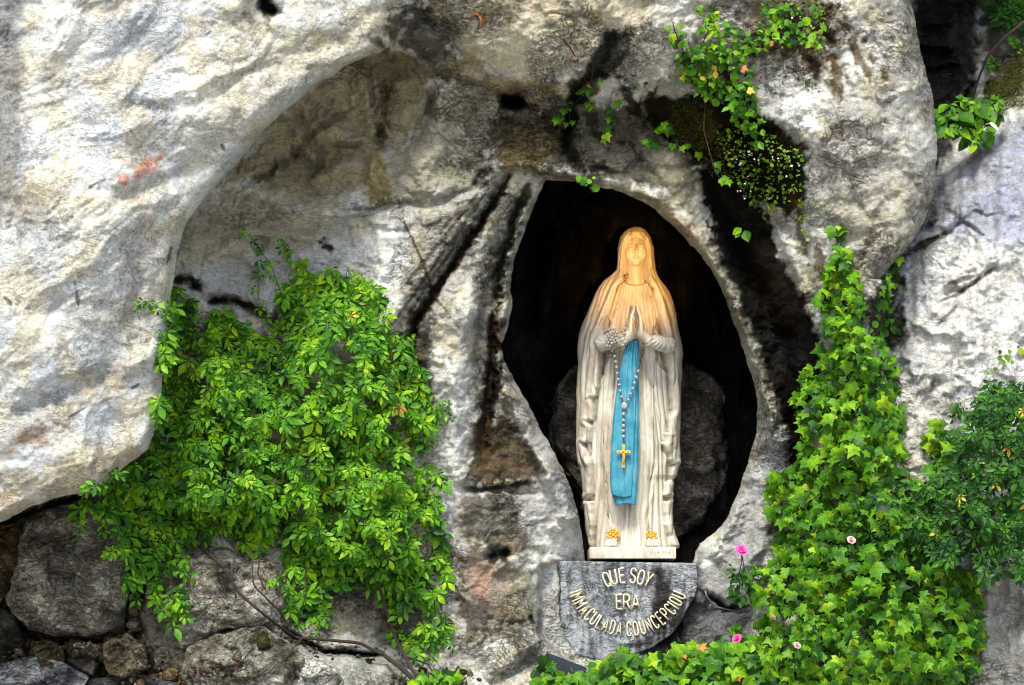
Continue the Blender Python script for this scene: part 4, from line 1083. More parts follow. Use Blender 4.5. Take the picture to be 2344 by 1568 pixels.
# solid modelling of head and hands: distance fields turned into a surface
def smin(a, b, k):
    h = np.clip(0.5 + 0.5 * (b - a) / k, 0, 1)
    return b + (a - b) * h - k * h * (1 - h)
def smax(a, b, k): return -smin(-a, -b, k)
def ell(Q, c, r):
    q = Q - np.array(c); r = np.array(r)
    k0 = np.sqrt(((q / r) ** 2).sum(-1)); k1 = np.sqrt(((q / r ** 2) ** 2).sum(-1))
    return k0 * (k0 - 1) / np.maximum(k1, 1e-6)
def cap(Q, a, b, ra, rb=None):
    rb = ra if rb is None else rb
    a = np.array(a, float); b = np.array(b, float); v = b - a
    t = np.clip(((Q - a) @ v) / (v @ v), 0, 1)
    return np.linalg.norm(Q - a - t[..., None] * v, axis=-1) - (ra + (rb - ra) * t)
def surface_net(f, o, h):
    s = f < 0
    nx, ny, nz = f.shape
    corner = np.zeros((nx - 1, ny - 1, nz - 1), int); acc = np.zeros((nx - 1, ny - 1, nz - 1, 3)); cnt = np.zeros((nx - 1, ny - 1, nz - 1))
    idx = [(a, b, c) for a in (0, 1) for b in (0, 1) for c in (0, 1)]
    sl = lambda a, b, c: (slice(a, nx - 1 + a), slice(b, ny - 1 + b), slice(c, nz - 1 + c))
    for p in idx:
        for ax in range(3):
            if p[ax] == 1: continue
            q = list(p); q[ax] = 1
            fa, fb = f[sl(*p)], f[sl(*q)]
            m = (fa < 0) != (fb < 0)
            t = np.where(m, fa / np.where(m, fa - fb, 1), 0)
            for k in range(3):
                acc[..., k] += np.where(m, p[k] + (t if k == ax else 0), 0)
            cnt += m
    act = cnt > 0
    ids = -np.ones(act.shape, int); ids[act] = np.arange(act.sum())
    ii = np.argwhere(act)
    V = (ii + acc[act] / cnt[act][:, None]) * h + np.array(o)
    F = []
    for ax in range(3):
        a = [slice(1, -1)] * 3; a[ax] = slice(0, -1)
        b = list(a); b[ax] = slice(1, None)
        fa, fb = s[tuple(a)], s[tuple(b)]
        e = np.argwhere(fa != fb)
        e2 = e.copy()
        for k in range(3):
            if k != ax: e2[:, k] += 1
        u, v = [(1, 2), (2, 0), (0, 1)][ax]
        du = np.zeros(3, int); du[u] = 1; dv = np.zeros(3, int); dv[v] = 1
        c00 = ids[tuple((e2 - du - dv).T)]; c10 = ids[tuple((e2 - dv).T)]; c11 = ids[tuple(e2.T)]; c01 = ids[tuple((e2 - du).T)]
        q = np.stack([c00, c10, c11, c01], -1)
        flip = ~fa[tuple(e.T)]
        q[flip] = q[flip][:, ::-1]
        F.append(q)
    return V, np.concatenate(F)
def sculpt(name, fn, lo, hi, h, parent, loc, mat, brown_v=0.05):
    ax = [np.arange(a, b, h) for a, b in zip(lo, hi)]
    Q = np.stack(np.meshgrid(*ax, indexing='ij'), -1)
    Vv, F = surface_net(fn(Q), lo, h)
    me = mesh(name, Vv + np.array(loc), F)
    at = me.attributes.new('brown_tone', 'FLOAT', 'POINT'); at.data.foreach_set('value', np.full(len(Vv), brown_v, np.float32))
    return link(name, me, mat, parent, SO)

def head_sdf(Q):
    Q = Q.copy()
    f = ell(Q, (0, 0.012, 0.018), (0.074, 0.088, 0.092))
    f = smin(f, ell(Q, (0, -0.018, -0.035), (0.056, 0.060, 0.066)), 0.03)
    f = smin(f, ell(Q, (0, -0.058, -0.083), (0.017, 0.018, 0.014)), 0.022)          # chin
    for s in (-1, 1):
        f = smin(f, ell(Q, (s * 0.036, -0.050, -0.030), (0.024, 0.022, 0.026)), 0.02)     # cheek
        f = smax(f, -ell(Q, (s * 0.029, -0.096, 0.004), (0.018, 0.021, 0.011)), 0.012)    # eye socket
        f = smin(f, ell(Q, (s * 0.029, -0.067, 0.001), (0.016, 0.013, 0.010)), 0.004)     # lid over the eye
        f = smin(f, cap(Q, (s * 0.014, -0.0745, 0.020), (s * 0.044, -0.064, 0.017), 0.0030), 0.010)  # brow
    f = smin(f, cap(Q, (0, -0.080, 0.016), (0, -0.108, -0.027), 0.0065, 0.0090), 0.008)   # nose
    for s in (-1, 1): f = smin(f, ell(Q, (s * 0.009, -0.092, -0.029), (0.006, 0.008, 0.005)), 0.004)
    f = smax(f, -cap(Q, (-0.017, -0.092, -0.0535), (0.017, -0.092, -0.0535), 0.003), 0.004)
    for s in (-1, 1):
        f = smin(f, cap(Q, (0, -0.0835, -0.0475), (s * 0.017, -0.0765, -0.0515), 0.0042, 0.0024), 0.004)
        f = smin(f, cap(Q, (0, -0.0835, -0.0590), (s * 0.015, -0.0765, -0.0560), 0.0052, 0.0024), 0.004)
    f = smax(f, -cap(Q, (-0.012, -0.086, -0.070), (0.012, -0.086, -0.070), 0.005), 0.010)
    f = smin(f, cap(Q, (0, 0.005, -0.06), (0, 0.012, -0.175), 0.047, 0.052), 0.016)         # neck
    f = smin(f, ell(Q, (0, 0.02, -0.205), (0.085, 0.05, 0.035)), 0.03)
    for s in (-1, 1):                                                   # hair parted in the middle, under the veil
        f = smin(f, cap(Q, (s * 0.012, -0.052, 0.090), (s * 0.066, -0.022, 0.030), 0.017, 0.015), 0.004)
        f = smin(f, cap(Q, (s * 0.066, -0.022, 0.030), (s * 0.070, 0.0, -0.040), 0.015, 0.010), 0.006)
    return f
sculpt('head', head_sdf, (-0.115, -0.13, -0.25), (0.115, 0.12, 0.14), 0.0032, statue, P(1455, 573, SY - 0.030), M_marble, 0.10)

def hands_sdf(Q):
    f = np.full(Q.shape[:-1], 1e3)
    for s in (-1, 1):
        g = ell(Q, (s * 0.026, 0.004, -0.025), (0.015, 0.040, 0.048))
        g = smin(g, ell(Q, (s * 0.031, 0.020, -0.045), (0.017, 0.024, 0.032)), 0.012)
        for i, (yb, ln, r) in enumerate(((-0.027, 0.066, 0.0078), (-0.009, 0.082, 0.0086), (0.010, 0.088, 0.0088), (0.028, 0.080, 0.0086))):
            k1 = (s * 0.0215, yb * 0.9, 0.012 + ln * 0.33); k2 = (s * 0.0130, yb * 0.8 , 0.012 + ln * 0.68); k3 = (s * 0.0078, yb * 0.72, 0.012 + ln)
            fg = smin(smin(cap(Q, (s * 0.025, yb, -0.005), k1, r * 1.12, r), cap(Q, k1, k2, r, r * 0.92), 0.003), cap(Q, k2, k3, r * 0.92, r * 0.74), 0.003)
            g = smin(g, fg, 0.0045)
        t = smin(cap(Q, (s * 0.030, 0.030, -0.055), (s * 0.020, 0.052, -0.010), 0.012, 0.009), cap(Q, (s * 0.020, 0.052, -0.010), (s * 0.010, 0.052, 0.025), 0.009, 0.007), 0.004)
        g = smin(g, t, 0.006)
        g = smin(g, cap(Q, (s * 0.034, 0.008, -0.055), (s * 0.075, 0.020, -0.090), 0.026, 0.025), 0.02)
        f = smin(f, g, 0.0012)
    return f
HP = P(1455.5, 741, SY - 0.315)
sculpt('hands', lambda Q: hands_sdf(Q / 1.15) * 1.15, (-0.13, -0.07, -0.15), (0.13, 0.10, 0.14), 0.0032, statue, HP, M_marble, 0.05)

def sleeve_sdf(Q):
    f = np.full(Q.shape[:-1], 1e3)
    for s in (-1, 1):
        k = 0.0 if s < 0 else -0.010
        a, b = (s * 0.070, 0.018, -0.088 + k), (s * 0.185, 0.105, -0.098 + k)
        g = cap(Q, a, b, 0.032, 0.048)
        an = np.arctan2(Q[..., 2] + 0.09, Q[..., 1] - 0.03)
        g = g - 0.004 * np.abs(np.sin(an * 4 + Q[..., 0] * 60)) 
        g = smax(g, -(cap(Q, (s * 0.03, 0.01, -0.07 + k), (s * 0.078, 0.020, -0.090 + k), 0.029)), 0.004)
        f = smin(f, g, 0.004)
    return f
sculpt('sleeve', sleeve_sdf, (-0.27, -0.06, -0.19), (0.27, 0.20, 0.02), 0.0038, statue, HP, M_marble, 0.10)

# blue sash: two hanging ends
def sash(name, Lp, Rp, y0, y1, off, seed, hem):
    ny, nx = 150, 40
    yv = np.linspace(y0, y1, ny); uv = np.linspace(0, 1, nx)
    UU, YY = np.meshgrid(uv, yv)
    l = np.interp(YY, *zip(*Lp)); r = np.interp(YY, *zip(*Rp))
    XX = l + (r - l) * UU
    yb = YY + hem * np.sin(UU * 5 + seed) * sm(YY, y1 - 60, y1)
    base = Ybase(XX, YY) - blur(hsamp(HT, XX, YY), 30)
    flat = np.interp(YY, [780, 900, 1157], [SY - 0.262, SY - 0.272, SY - 0.262])
    base = np.minimum(base, flat + 0.012 * (2 * UU - 1) ** 2)
    gather = np.interp(YY, [780, 860, 960, 1157], [0.010, 0.008, 0.0045, 0.0055])
    ph = UU * np.interp(YY, [780, 900, 1157], [6.0, 5.0, 2.4]) + 0.5 * noise2(UU * 3, YY / 90, seed)
    Yf = base - off - gather * (fold(ph, 0.8) - 0.5)
    Yf = Yf + 0.014 * (np.clip(np.abs(2 * UU - 1) - 0.86, 0, 1) / 0.14) ** 2
    Wf = P(XX, yb, Yf); Wk = P(XX, yb, Yf + 0.012)
    n = ny * nx
    F = grid_faces(ny, nx)
    F2 = (F + n)[:, ::-1]
    rim = []
    bl = [j * nx for j in range(ny)]; br = [j * nx + nx - 1 for j in range(ny)]; bb = [(ny - 1) * nx + i for i in range(nx)]; bt = list(range(nx))
    for line in (bl, br, bb, bt):
        for a, b in zip(line[:-1], line[1:]): rim.append((a, b, b + n, a + n))
    me = mesh(name, np.vstack([Wf.reshape(-1, 3), Wk.reshape(-1, 3)]), np.vstack([F, F2, np.array(rim)]))
    return link(name, me, M_blue, statue, SO), (lambda px, py: np.interp(py, [780, 900, 1157], [SY - 0.262, SY - 0.272, SY - 0.262]) - off)
sash('sash_end', [(776,1437),(800,1431),(853,1417.5),(934,1406.5),(1015,1400),(1098,1400),(1135,1402.5),(1157,1409)], [(776,1463),(853,1463),(1015,1462.5),(1098,1460),(1157,1455.5)], 776, 1155, 0.0, 2, 2.2)
sash('sash_end', [(778,1434),(800,1429),(853,1416.5),(934,1405.5),(1015,1398.5),(1098,1396),(1125,1398),(1137,1401)], [(778,1460),(853,1459),(934,1457),(1015,1454),(1098,1450),(1137,1447)], 778, 1136, 0.014, 5, 2.6)
def sash_y(px, py): return np.interp(py, [780, 900, 1157], [SY - 0.262, SY - 0.272, SY - 0.262]) - 0.020

# rosary
me_b = bpy.data.meshes.new('bead')
import bmesh
bm = bmesh.new(); bmesh.ops.create_uvsphere(bm, u_segments=14, v_segments=10, radius=1.0)
for f in bm.faces: f.smooth = True
bm.to_mesh(me_b); bm.free(); me_b.materials.append(M_bead)
def c1(x, y): return 1246.1 + x * 0.25097, 491.9 + y * 0.25097
def c2(x, y): return 1246.1 + x * 0.27195, 852.6 + y * 0.27195
left = [c1(*p) for p in ((600,1190),(618,1240),(640,1290),(650,1340),(658,1390),(665,1445),(674,1500),(682,1550))] + [c2(*p) for p in ((630,105),(637,155),(648,205),(664,250))]
right = [c1(*p) for p in ((915,1095),(910,1160),(905,1215),(900,1262),(885,1318),(870,1370),(855,1425),(838,1478),(822,1530))] + [c2(*p) for p in ((775,42),(760,90),(745,135),(725,180),(707,230),(686,262))]
down = [c2(*p) for p in ((672,300),(666,350),(666,403),(665,450),(665,493),(666,540),(668,590))]
def bead_y(x, y):
    return float(min(Yfront(x, y), sash_y(x, y) if 1398 < x < 1464 else 9)) - 0.014
def path3(pts): return [PV(x, y, bead_y(x, y)) for x, y in pts]
chain_parts = [tube(path3(p), 0.0022, 5) for p in (left, right, down)]
rosary_me = mesh('rosary', *join(chain_parts))
rosary = link('rosary', rosary_me, M_chain, statue, SO)
def bead(p, r, nm='bead', me_=me_b, sc=(1, 1, 1)):
    o = bpy.data.objects.new(nm, me_)
    COL.objects.link(o); o.parent = rosary
    o.location = Vector(p) - Vector(SO); o.scale = (r * sc[0], r * sc[1], r * sc[2])
    return o
for pts in (left[:-1], right[:-1]):
    for x, y in pts: bead(PV(x, y, bead_y(x, y)), 0.0086)
for x, y in down[1:6]: bead(PV(x, y, bead_y(x, y)), 0.0108)
x, y = c2(672, 280)
bead(PV(x, y, bead_y(x, y) - .002), 0.0165, 'medal', me_b, (1.1, 0.5, 1.25))
# coils of beads around the wrist
for k, (x, y) in enumerate([(588,1050),(616,1040),(642,1048),(578,1090),(608,1085),(632,1070),(662,1072),(590,1110),(620,1120),(648,1100),(574,1140),(604,1140),(630,1145),(655,1130),(586,1165),(616,1172),(644,1160),(668,1150),(570,1196),(600,1198),(738,1035),(728,1080),(566,1250),(596,1250),(628,1228),(655,1215),(690,1210),(715,1188),(575,1275),(604,1278),(590,1290)]):
    px_, py_ = c1(x, y)
    yb = SY - 0.315 + (0.02 if x > 600 else 0.035) - 0.034 if y < 1205 else float(Yfront(px_, py_)) - 0.03
    bead(PV(px_, py_, yb - 0.012 * (k % 2)), 0.0098)
# crucifix
cr = []
cx, cyt = c2(666, 605); _, cyb = c2(666, 802); ax, ay = c2(609, 668); bx, _ = c2(725, 668)
Yc_ = SY - 0.305
def bar(x0, y0, x1, y1, Yf, th_):
    a = P([x0, x1, x1, x0], [y0, y0, y1, y1], Yf); b = P([x0, x1, x1, x0], [y0, y0, y1, y1], Yf + th_)
    return [tuple(v) for v in np.vstack([a, b])], [(0, 3, 2, 1), (4, 5, 6, 7), (0, 1, 5, 4), (1, 2, 6, 5), (2, 3, 7, 6), (3, 0, 4, 7)]
cr.append(bar(cx - 3.2, cyt, cx + 3.2, cyb, Yc_, 0.010)); cr.append(bar(ax, ay - 3.2, bx, ay + 3.2, Yc_ - 0.001, 0.008))
cruc = link('crucifix', mesh('crucifix', *join(cr), smooth=False), M_gold, rosary)
cruc.data.transform(Matrix.Translation(-Vector(SO)))
fp = []
def q(x, y, dy=0.012): return PV(x, y, Yc_ - dy)
fp.append(tube([q(ax + 3, ay - 1), q(ax + 9, ay + 1), q(cx, ay + 4), q(bx - 9, ay + 1), q(bx - 3, ay - 1)], [.003, .004, .006, .004, .003], 8))
fp.append(tube([q(cx - 1, ay - 4, .016), q(cx - .5, ay + 1, .018)], [.0065, .006], 8))
fp.append(tube([q(cx, ay + 3), q(cx + 1, ay + 10, .016), q(cx + 1.5, ay + 15), q(cx - .5, ay + 22, .018), q(cx + .5, ay + 28)], [.008, .0085, .0075, .0055, .0035], 8))
fig = link('figure', mesh('figure', *join(fp)), M_gold, rosary)
fig.data.transform(Matrix.Translation(-Vector(SO)))

# gilt roses on the feet, toes, plinth
def rose_mesh(R):
    parts = []
    for ring, (rr, n, rad) in enumerate(((0.12, 3, .30), (0.42, 5, .30), (0.74, 7, .30))):
        for k in range(n):
            a = 2 * math.pi * (k + ring * .4) / n
            pts = []
            for t in np.linspace(-0.62, 0.62, 7):
                aa = a + t * (2.6 / (ring + 1.4))
                r_ = rr * (1 - 0.12 * abs(t))
                pts.append((R * r_ * math.cos(aa), -R * (0.42 - 0.33 * rr + 0.05 * math.cos(t * 3)), R * r_ * math.sin(aa)))
            parts.append(tube(pts, [R * rad * s * .55 for s in (.5, .85, 1, 1, 1, .85, .5)], 7))
    return join(parts)
for (gx, gy) in ((1403.5, 1224.5), (1490, 1228)):
    v, f = rose_mesh(17 / 400)
    o_ = link('gilt_rose', mesh('gilt_rose', v, f), M_gold, statue)
    yy_ = float(Yfront(gx, gy)) - 0.012
    o_.location = PV(gx, gy, yy_) - Vector(SO)
for (tx, s) in ((1400, -1), (1492, 1)):
    pr = []
    for k in range(5):
        x0 = tx + (k - 2) * 5.2 + s * 2
        r = .0095 if (k == (4 if s < 0 else 0)) else .0068
        pr.append(tube([PV(x0 * .6 + tx * .4, 1236, SY - 0.19), PV(x0, 1243, SY - 0.225), PV(x0 + .3, 1248, SY - 0.243), PV(x0 + .4, 1250, SY - .250)], [r * 1.5, r * 1.2, r, r * .5], 8))
    me = mesh('foot', *join(pr)); link('foot', me, M_marble, statue, SO)

def box_part(name, x0, y0, x1, y1, Yf, Yb, mat, bev=0.006):
    bm = bmesh.new()
    a = P([x0, x1, x1, x0], [y0, y0, y1, y1], Yf)
    zt = a[0][2]; zb = a[3][2]; xl = a[0][0]; xr = a[1][0]
    vs = [bm.verts.new(p) for p in ((xl, Yf, zb), (xr, Yf, zb), (xr, Yb, zb), (xl, Yb, zb), (xl, Yf, zt), (xr, Yf, zt), (xr, Yb, zt), (xl, Yb, zt))]
    for f in ((0, 3, 2, 1), (4, 5, 6, 7), (0, 1, 5, 4), (1, 2, 6, 5), (2, 3, 7, 6), (3, 0, 4, 7)): bm.faces.new([vs[i] for i in f])
    bmesh.ops.bevel(bm, geom=bm.edges[:], offset=bev, segments=3, profile=.6, affect='EDGES')
    me = bpy.data.meshes.new(name); bm.to_mesh(me); bm.free()
    me.polygons.foreach_set('use_smooth', np.ones(len(me.polygons), bool))
    return me
me = box_part('plinth', 1349, 1252, 1547.5, 1279, SY - 0.262, SY + 0.22, M_marble)
plinth = link('plinth', me, M_marble, statue, SO)
M_engrave = simple('engraved_line', (0.14, 0.12, 0.10), 0.8)
for i, ch in enumerate('FABISCH'):
    GLc = ch
    strokes, w_ = GL[ch]
    parts = []
    for s_ in strokes:
        parts.append(tube([PV(1492 + i * 6.2 + a * 7.5, 1268 - b * 6.5, SY - 0.2615) for a, b in s_], 0.0011, 5))
    link('engraved_letter', mesh('engraved_letter', *join(parts)), M_engrave, plinth).data.transform(Matrix.Translation(-Vector(SO)))

# warm lamp that is trained on the head, placed unseen in front of the opening, to the right
lamp_d = bpy.data.lights.new('unseen_head_lamp', 'SPOT')
lamp_d.energy = 310; lamp_d.color = (1.0, 0.44, 0.03); lamp_d.spot_size = math.radians(15.5); lamp_d.spot_blend = 1.0; lamp_d.shadow_soft_size = 0.05
lamp = bpy.data.objects.new('unseen_head_lamp', lamp_d)
lp = PV(1600, 540, -3.2); tgt = PV(1452, 622, SY - 0.1)
lamp.location = lp; lamp.rotation_euler = (lp - tgt).to_track_quat('Z', 'Y').to_euler()
COL.objects.link(lamp)

# ------------------------------------------------------------------ plants
def leaflet(L=1.0, W=0.42, droop=0.25, seg=4, fold_=0.16, origin=(0, 0), ang=0.0):
    """pointed oval leaflet lying in the x/y plane, tip towards +y, folded along its midrib"""
    V, F = [], []
    prof = [0.0, 0.62, 1.0, 0.72, 0.0] if seg == 4 else [0.0, .5, .85, 1, .8, .45, 0]
    n = len(prof)
    for i, p in enumerate(prof):
        t = i / (n - 1)
        z = -droop * t * t * L
        y = t * L
        hw = p * W * L / 2
        V.append((0, y, z - fold_ * hw))
        if 0 < i < n - 1:
            V.append((-hw, y * 0.97 + 0.02, z + fold_ * hw)); V.append((hw, y * 0.97 + .02, z + fold_ * hw))
    mid = [0] + [1 + 3 * k for k in range(n - 2)] + [len(V) - 1]
    lf = [None] + [2 + 3 * k for k in range(n - 2)] + [None]
    rt = [None] + [3 + 3 * k for k in range(n - 2)] + [None]
    for i in range(n - 1):
        for side, flip in ((lf, False), (rt, True)):
            a, b = side[i], side[i + 1]
            if a is None: f = (mid[i], mid[i + 1], b)
            elif b is None: f = (mid[i], mid[i + 1], a)
            else: f = (mid[i], mid[i + 1], b, a)
            F.append(f[::-1] if flip else f)
    ca, sa = math.cos(ang), math.sin(ang)
    V = [(x * ca - y * sa + origin[0], x * sa + y * ca + origin[1], z) for x, y, z in V]
    return V, F
def compound(n=5, W=0.5):
    parts = []
    if n == 5: spec = [(0, .25, 0, 1.0), (-.06, .12, 1.05, .82), (.06, .12, -1.05, .82), (-.05, -.02, 1.9, .6), (.05, -.02, -1.9, .6)]
    else: spec = [(0, .22, 0, 1.0), (-.05, .05, 1.2, .8), (.05, .05, -1.2, .8)]
    for ox, oy, a, l in spec:
        parts.append(leaflet(l * .78, W, 0.35, origin=(ox, oy), ang=a))
    parts.append(([( -.012, -.35, 0), (.012, -.35, 0), (.012, .26, -.01), (-.012, .26, -.01)], [(0, 1, 2, 3)]))
    return join(parts)
def ivy_leaf(v=0):
    outs = [
        [(0,-.05),(.22,-.18),(.48,-.10),(.34,.12),(.62,.34),(.28,.42),(.16,.62),(0,1.0),(-.16,.62),(-.28,.42),(-.62,.34),(-.34,.12),(-.48,-.10),(-.22,-.18)],
        [(0,-.02),(.25,-.14),(.50,.05),(.42,.20),(.55,.45),(.26,.50),(.14,.70),(0,.95),(-.14,.70),(-.26,.50),(-.55,.45),(-.42,.20),(-.50,.05),(-.25,-.14)],
        [(0,0),(.18,-.16),(.40,-.12),(.46,.14),(.70,.30),(.32,.44),(.12,.58),(0,.92),(-.12,.58),(-.32,.44),(-.70,.30),(-.46,.14),(-.40,-.12),(-.18,-.16)]][v]
    V = [(0, .25, .07)]
    for x, y in outs: V.append((x, y, -.10 * (x * x + (y - .2) ** 2) * 2.2))
    n = len(outs)
    F = [(0, 1 + i, 1 + (i + 1) % n) for i in range(n)]
    V += [(-.012, -.45, -.12), (.012, -.45, -.12)]
    F.append((1, n + 1, n + 2))
    return V, F
def broad():
    return join([leaflet(1.0, .72, .25, seg=6)])
def fern():
    parts = []
    for k in range(9):
        t = k / 9
        for s in (-1, 1):
            parts.append(leaflet(.34 * (1 - t * .8), .34, .2, origin=(0, .1 + t * .85), ang=-s * 1.15))
    parts.append(([(-.01, 0, 0), (.01, 0, 0), (0.004, 1, -.05), (-.004, 1, -.05)], [(0, 1, 2, 3)]))
    return join(parts)
def round_leaf():
    n = 9
    V = [(0, .45, .04)] + [(.45 * math.cos(2 * math.pi * i / n), .45 + .45 * math.sin(2 * math.pi * i / n), 0) for i in range(n)]
    return V, [(0, 1 + i, 1 + (i + 1) % n) for i in range(n)]

def inside(poly, x, y): return sdf_poly(np.asarray(x, float), np.asarray(y, float), poly) < 0
def scatter(polys, n, seed, gate=-0.32):
    """n picture points spread over outlines; each outline: (points, weight)"""
    r = np.random.default_rng(seed)
    ar = []
    for p, w in polys:
        p = np.asarray(p, float)
        ar.append(abs(np.dot(p[:, 0], np.roll(p[:, 1], 1)) - np.dot(p[:, 1], np.roll(p[:, 0], 1))) / 2 * w)
    ar = np.array(ar) / sum(ar)
    out = []
    for (p, w), a in zip(polys, ar):
        p = np.asarray(p, float); m = int(n * a); got = np.zeros((0, 2))
        while len(got) < m:
            q = r.uniform(p.min(0), p.max(0), (m * 3, 2))
            dd = sdf_poly(q[:, 0], q[:, 1], p) + 14 * noise2(q[:, 0] / 30, q[:, 1] / 30, seed)
            keep = (dd < 4) & (noise2(q[:, 0] / 26, q[:, 1] / 26, seed + 3) + r.uniform(-.5, .8, len(q)) > gate)
            got = np.vstack([got, q[keep]])
        out.append(got[:m])
    return np.vstack(out)

def sprays(polys, n, per, length, seed):
    """leaves set along arching, drooping sprays: points, the spray's own depth and lean"""
    r = np.random.default_rng(seed)
    st = scatter(polys, n, seed, gate=-.2)
    st[:, 1] -= length * .45
    out, lay, ang = [], [], []
    for x, y in st:
        a = r.normal(0, .75); L_ = length * r.uniform(.6, 1.3); l0 = r.uniform(0, 1) ** .8
        m = max(4, int(per * L_ / length))
        for t in np.linspace(0, 1, m):
            px = x + L_ * (math.sin(a) * t) + r.normal(0, length * .07)
            py = y + L_ * (math.cos(a) * t * t * .9 - .12 * math.sin(t * 3.1)) + r.normal(0, length * .06)
            out.append((px, py)); lay.append(np.clip(l0 + .16 * math.sin(t * 2.6) + r.normal(0, .03), 0, 1.25)); ang.append(a * .8 + r.normal(0, .7))
    out = np.array(out); lay = np.array(lay); ang = np.array(ang)
    d = np.minimum.reduce([sdf_poly(out[:, 0], out[:, 1], p) for p, _ in polys])
    k = d < 16
    return out[k], lay[k], ang[k]

def leaf_frames(n, r, up=0.45, spread=0.55, tipdown=1.0, tipspread=1.0, ang=None):
    """random orientations: leaf face looks out and up, tip hangs down"""
    nor = np.stack([r.normal(0, spread, n), -np.ones(n), up + r.normal(0, spread, n)], -1)
    nor /= np.linalg.norm(nor, axis=1)[:, None]
    a = r.normal(0, tipspread, n) if ang is None else ang
    tip = np.stack([np.sin(a), -0.25 * np.ones(n), -np.cos(a) * tipdown], -1)
    tip -= nor * (tip * nor).sum(1)[:, None]
    tip /= np.linalg.norm(tip, axis=1)[:, None]
    x = np.cross(tip, nor)
    return np.stack([x, tip, nor], -1)            # columns: x, y(tip), z(normal)

def plant(name, label, cat, base, leafdefs, mat, pts, size, thick, seed, up=.45, spread=.5, tipspread=.9, group=None, limit=300, leafname='leaf', stems=(), stem_mat=None, ymin=None, off0=0.015, tipdown=1.0, lay=None, ang=None, sig=0.25):
    r = np.random.default_rng(seed)
    root = empty(name, tuple(PV(*base)), label=label, cat=cat, group=group)
    org = np.array(root.location)
    n = len(pts)
    if n:
        dd = depth_at(pts[:, 0], pts[:, 1])
        # leaves hang clear of the rock around them
        for ddx, ddy in ((8, 0), (-8, 0), (0, 8), (0, -8)):
            dd = np.minimum(dd, depth_at(pts[:, 0] + ddx, pts[:, 1] + ddy) + 0.03)
        th_ = thick(pts[:, 0], pts[:, 1]) if callable(thick) else thick
        layer = r.uniform(0, 1, n) if lay is None else lay
        if ymin is not None: dd = np.minimum(dd, ymin)
        Yl = dd - off0 - th_ * layer
        Pw = P(pts[:, 0], pts[:, 1], Yl)
        R = leaf_frames(n, r, up, spread, tipdown, tipspread, ang)
        sz = size * r.lognormal(0, sig, n)
        kind = r.integers(0, len(leafdefs), n)
        meshes = []
        for k, (v, f) in enumerate(leafdefs):
            me = mesh(leafname, v, f, smooth=False); me.materials.append(mat); meshes.append(me)
        sz = np.minimum(sz, size * 1.7)
        order = np.argsort(-(layer + 0.5 * sz / size))
        sel = order[:limit]
        for i in sel:
            o = bpy.data.objects.new(leafname, meshes[kind[i]])
            COL.objects.link(o); o.parent = root
            M = np.eye(4); M[:3, :3] = R[i] * sz[i]; M[:3, 3] = Pw[i] - org
            o.matrix_local = Matrix(M.tolist())
            if n > 300 and leafname == 'leaf' and r.random() < .03 and sz[i] < size * 1.15:
                o.material_slots[0].link = 'OBJECT'; o.material_slots[0].material = M_dry if r.random() < .3 else M_yellow_leaf; o.name = 'faded_leaf'
        rest = order[limit:]
        if len(rest):
            VV, FF, b0 = [], [], 0
            tri = []
            for k, (v, f) in enumerate(leafdefs):
                ii = rest[kind[rest] == k]
                if not len(ii): continue
                v = np.asarray(v, float)
                t = []
                for q in f:
                    t += [(q[0], q[a], q[a + 1]) for a in range(1, len(q) - 1)]
                t = np.array(t)
                w = np.einsum('nij,kj->nki', R[ii] * sz[ii][:, None, None], v) + (Pw[ii] - org)[:, None]
                VV.append(w.reshape(-1, 3)); tri.append((t[None] + (np.arange(len(ii)) * len(v))[:, None, None]).reshape(-1, 3) + b0)
                b0 += len(ii) * len(v)
            me = mesh('foliage', np.vstack(VV), np.vstack(tri), smooth=False)
            me.materials.append(mat)
            o = bpy.data.objects.new('foliage', me); COL.objects.link(o); o.parent = root
            o['kind'] = 'stuff'
    for s in stems:
        pp, r0, r1 = s[:3]
        off = s[3] if len(s) > 3 else 0.05
        xs = np.array([p[0] for p in pp], float); ys = np.array([p[1] for p in pp], float)
        t = np.linspace(0, len(pp) - 1, max(6, len(pp) * 5))
        X_ = np.interp(t, range(len(pp)), xs); Y_ = np.interp(t, range(len(pp)), ys)
        X_ = X_ + 2.5 * noise2(t * 1.3, t * 0 + seed, 3); Y_ = Y_ + 2.5 * noise2(t * 1.3, t * 0 + seed + 5, 4)
        dd = depth_at(X_, Y_)
        dd = np.minimum(dd, np.median(dd) + 0.08)
        k = np.ones(5) / 5; dd = np.convolve(np.pad(dd, 2, mode='edge'), k, 'valid') - off
        W_ = P(X_, Y_, dd)
        v, f = tube(W_, list(np.linspace(r0, r1, len(t))), 6)
        me = mesh('stem', v, f); me.materials.append(stem_mat or M_bark)
        for vv in me.vertices: vv.co -= Vector(org)
        o = bpy.data.objects.new('stem', me); COL.objects.link(o); o.parent = root
    return root

five, three = compound(5, .52), compound(3, .55)
five2 = compound(5, .44)

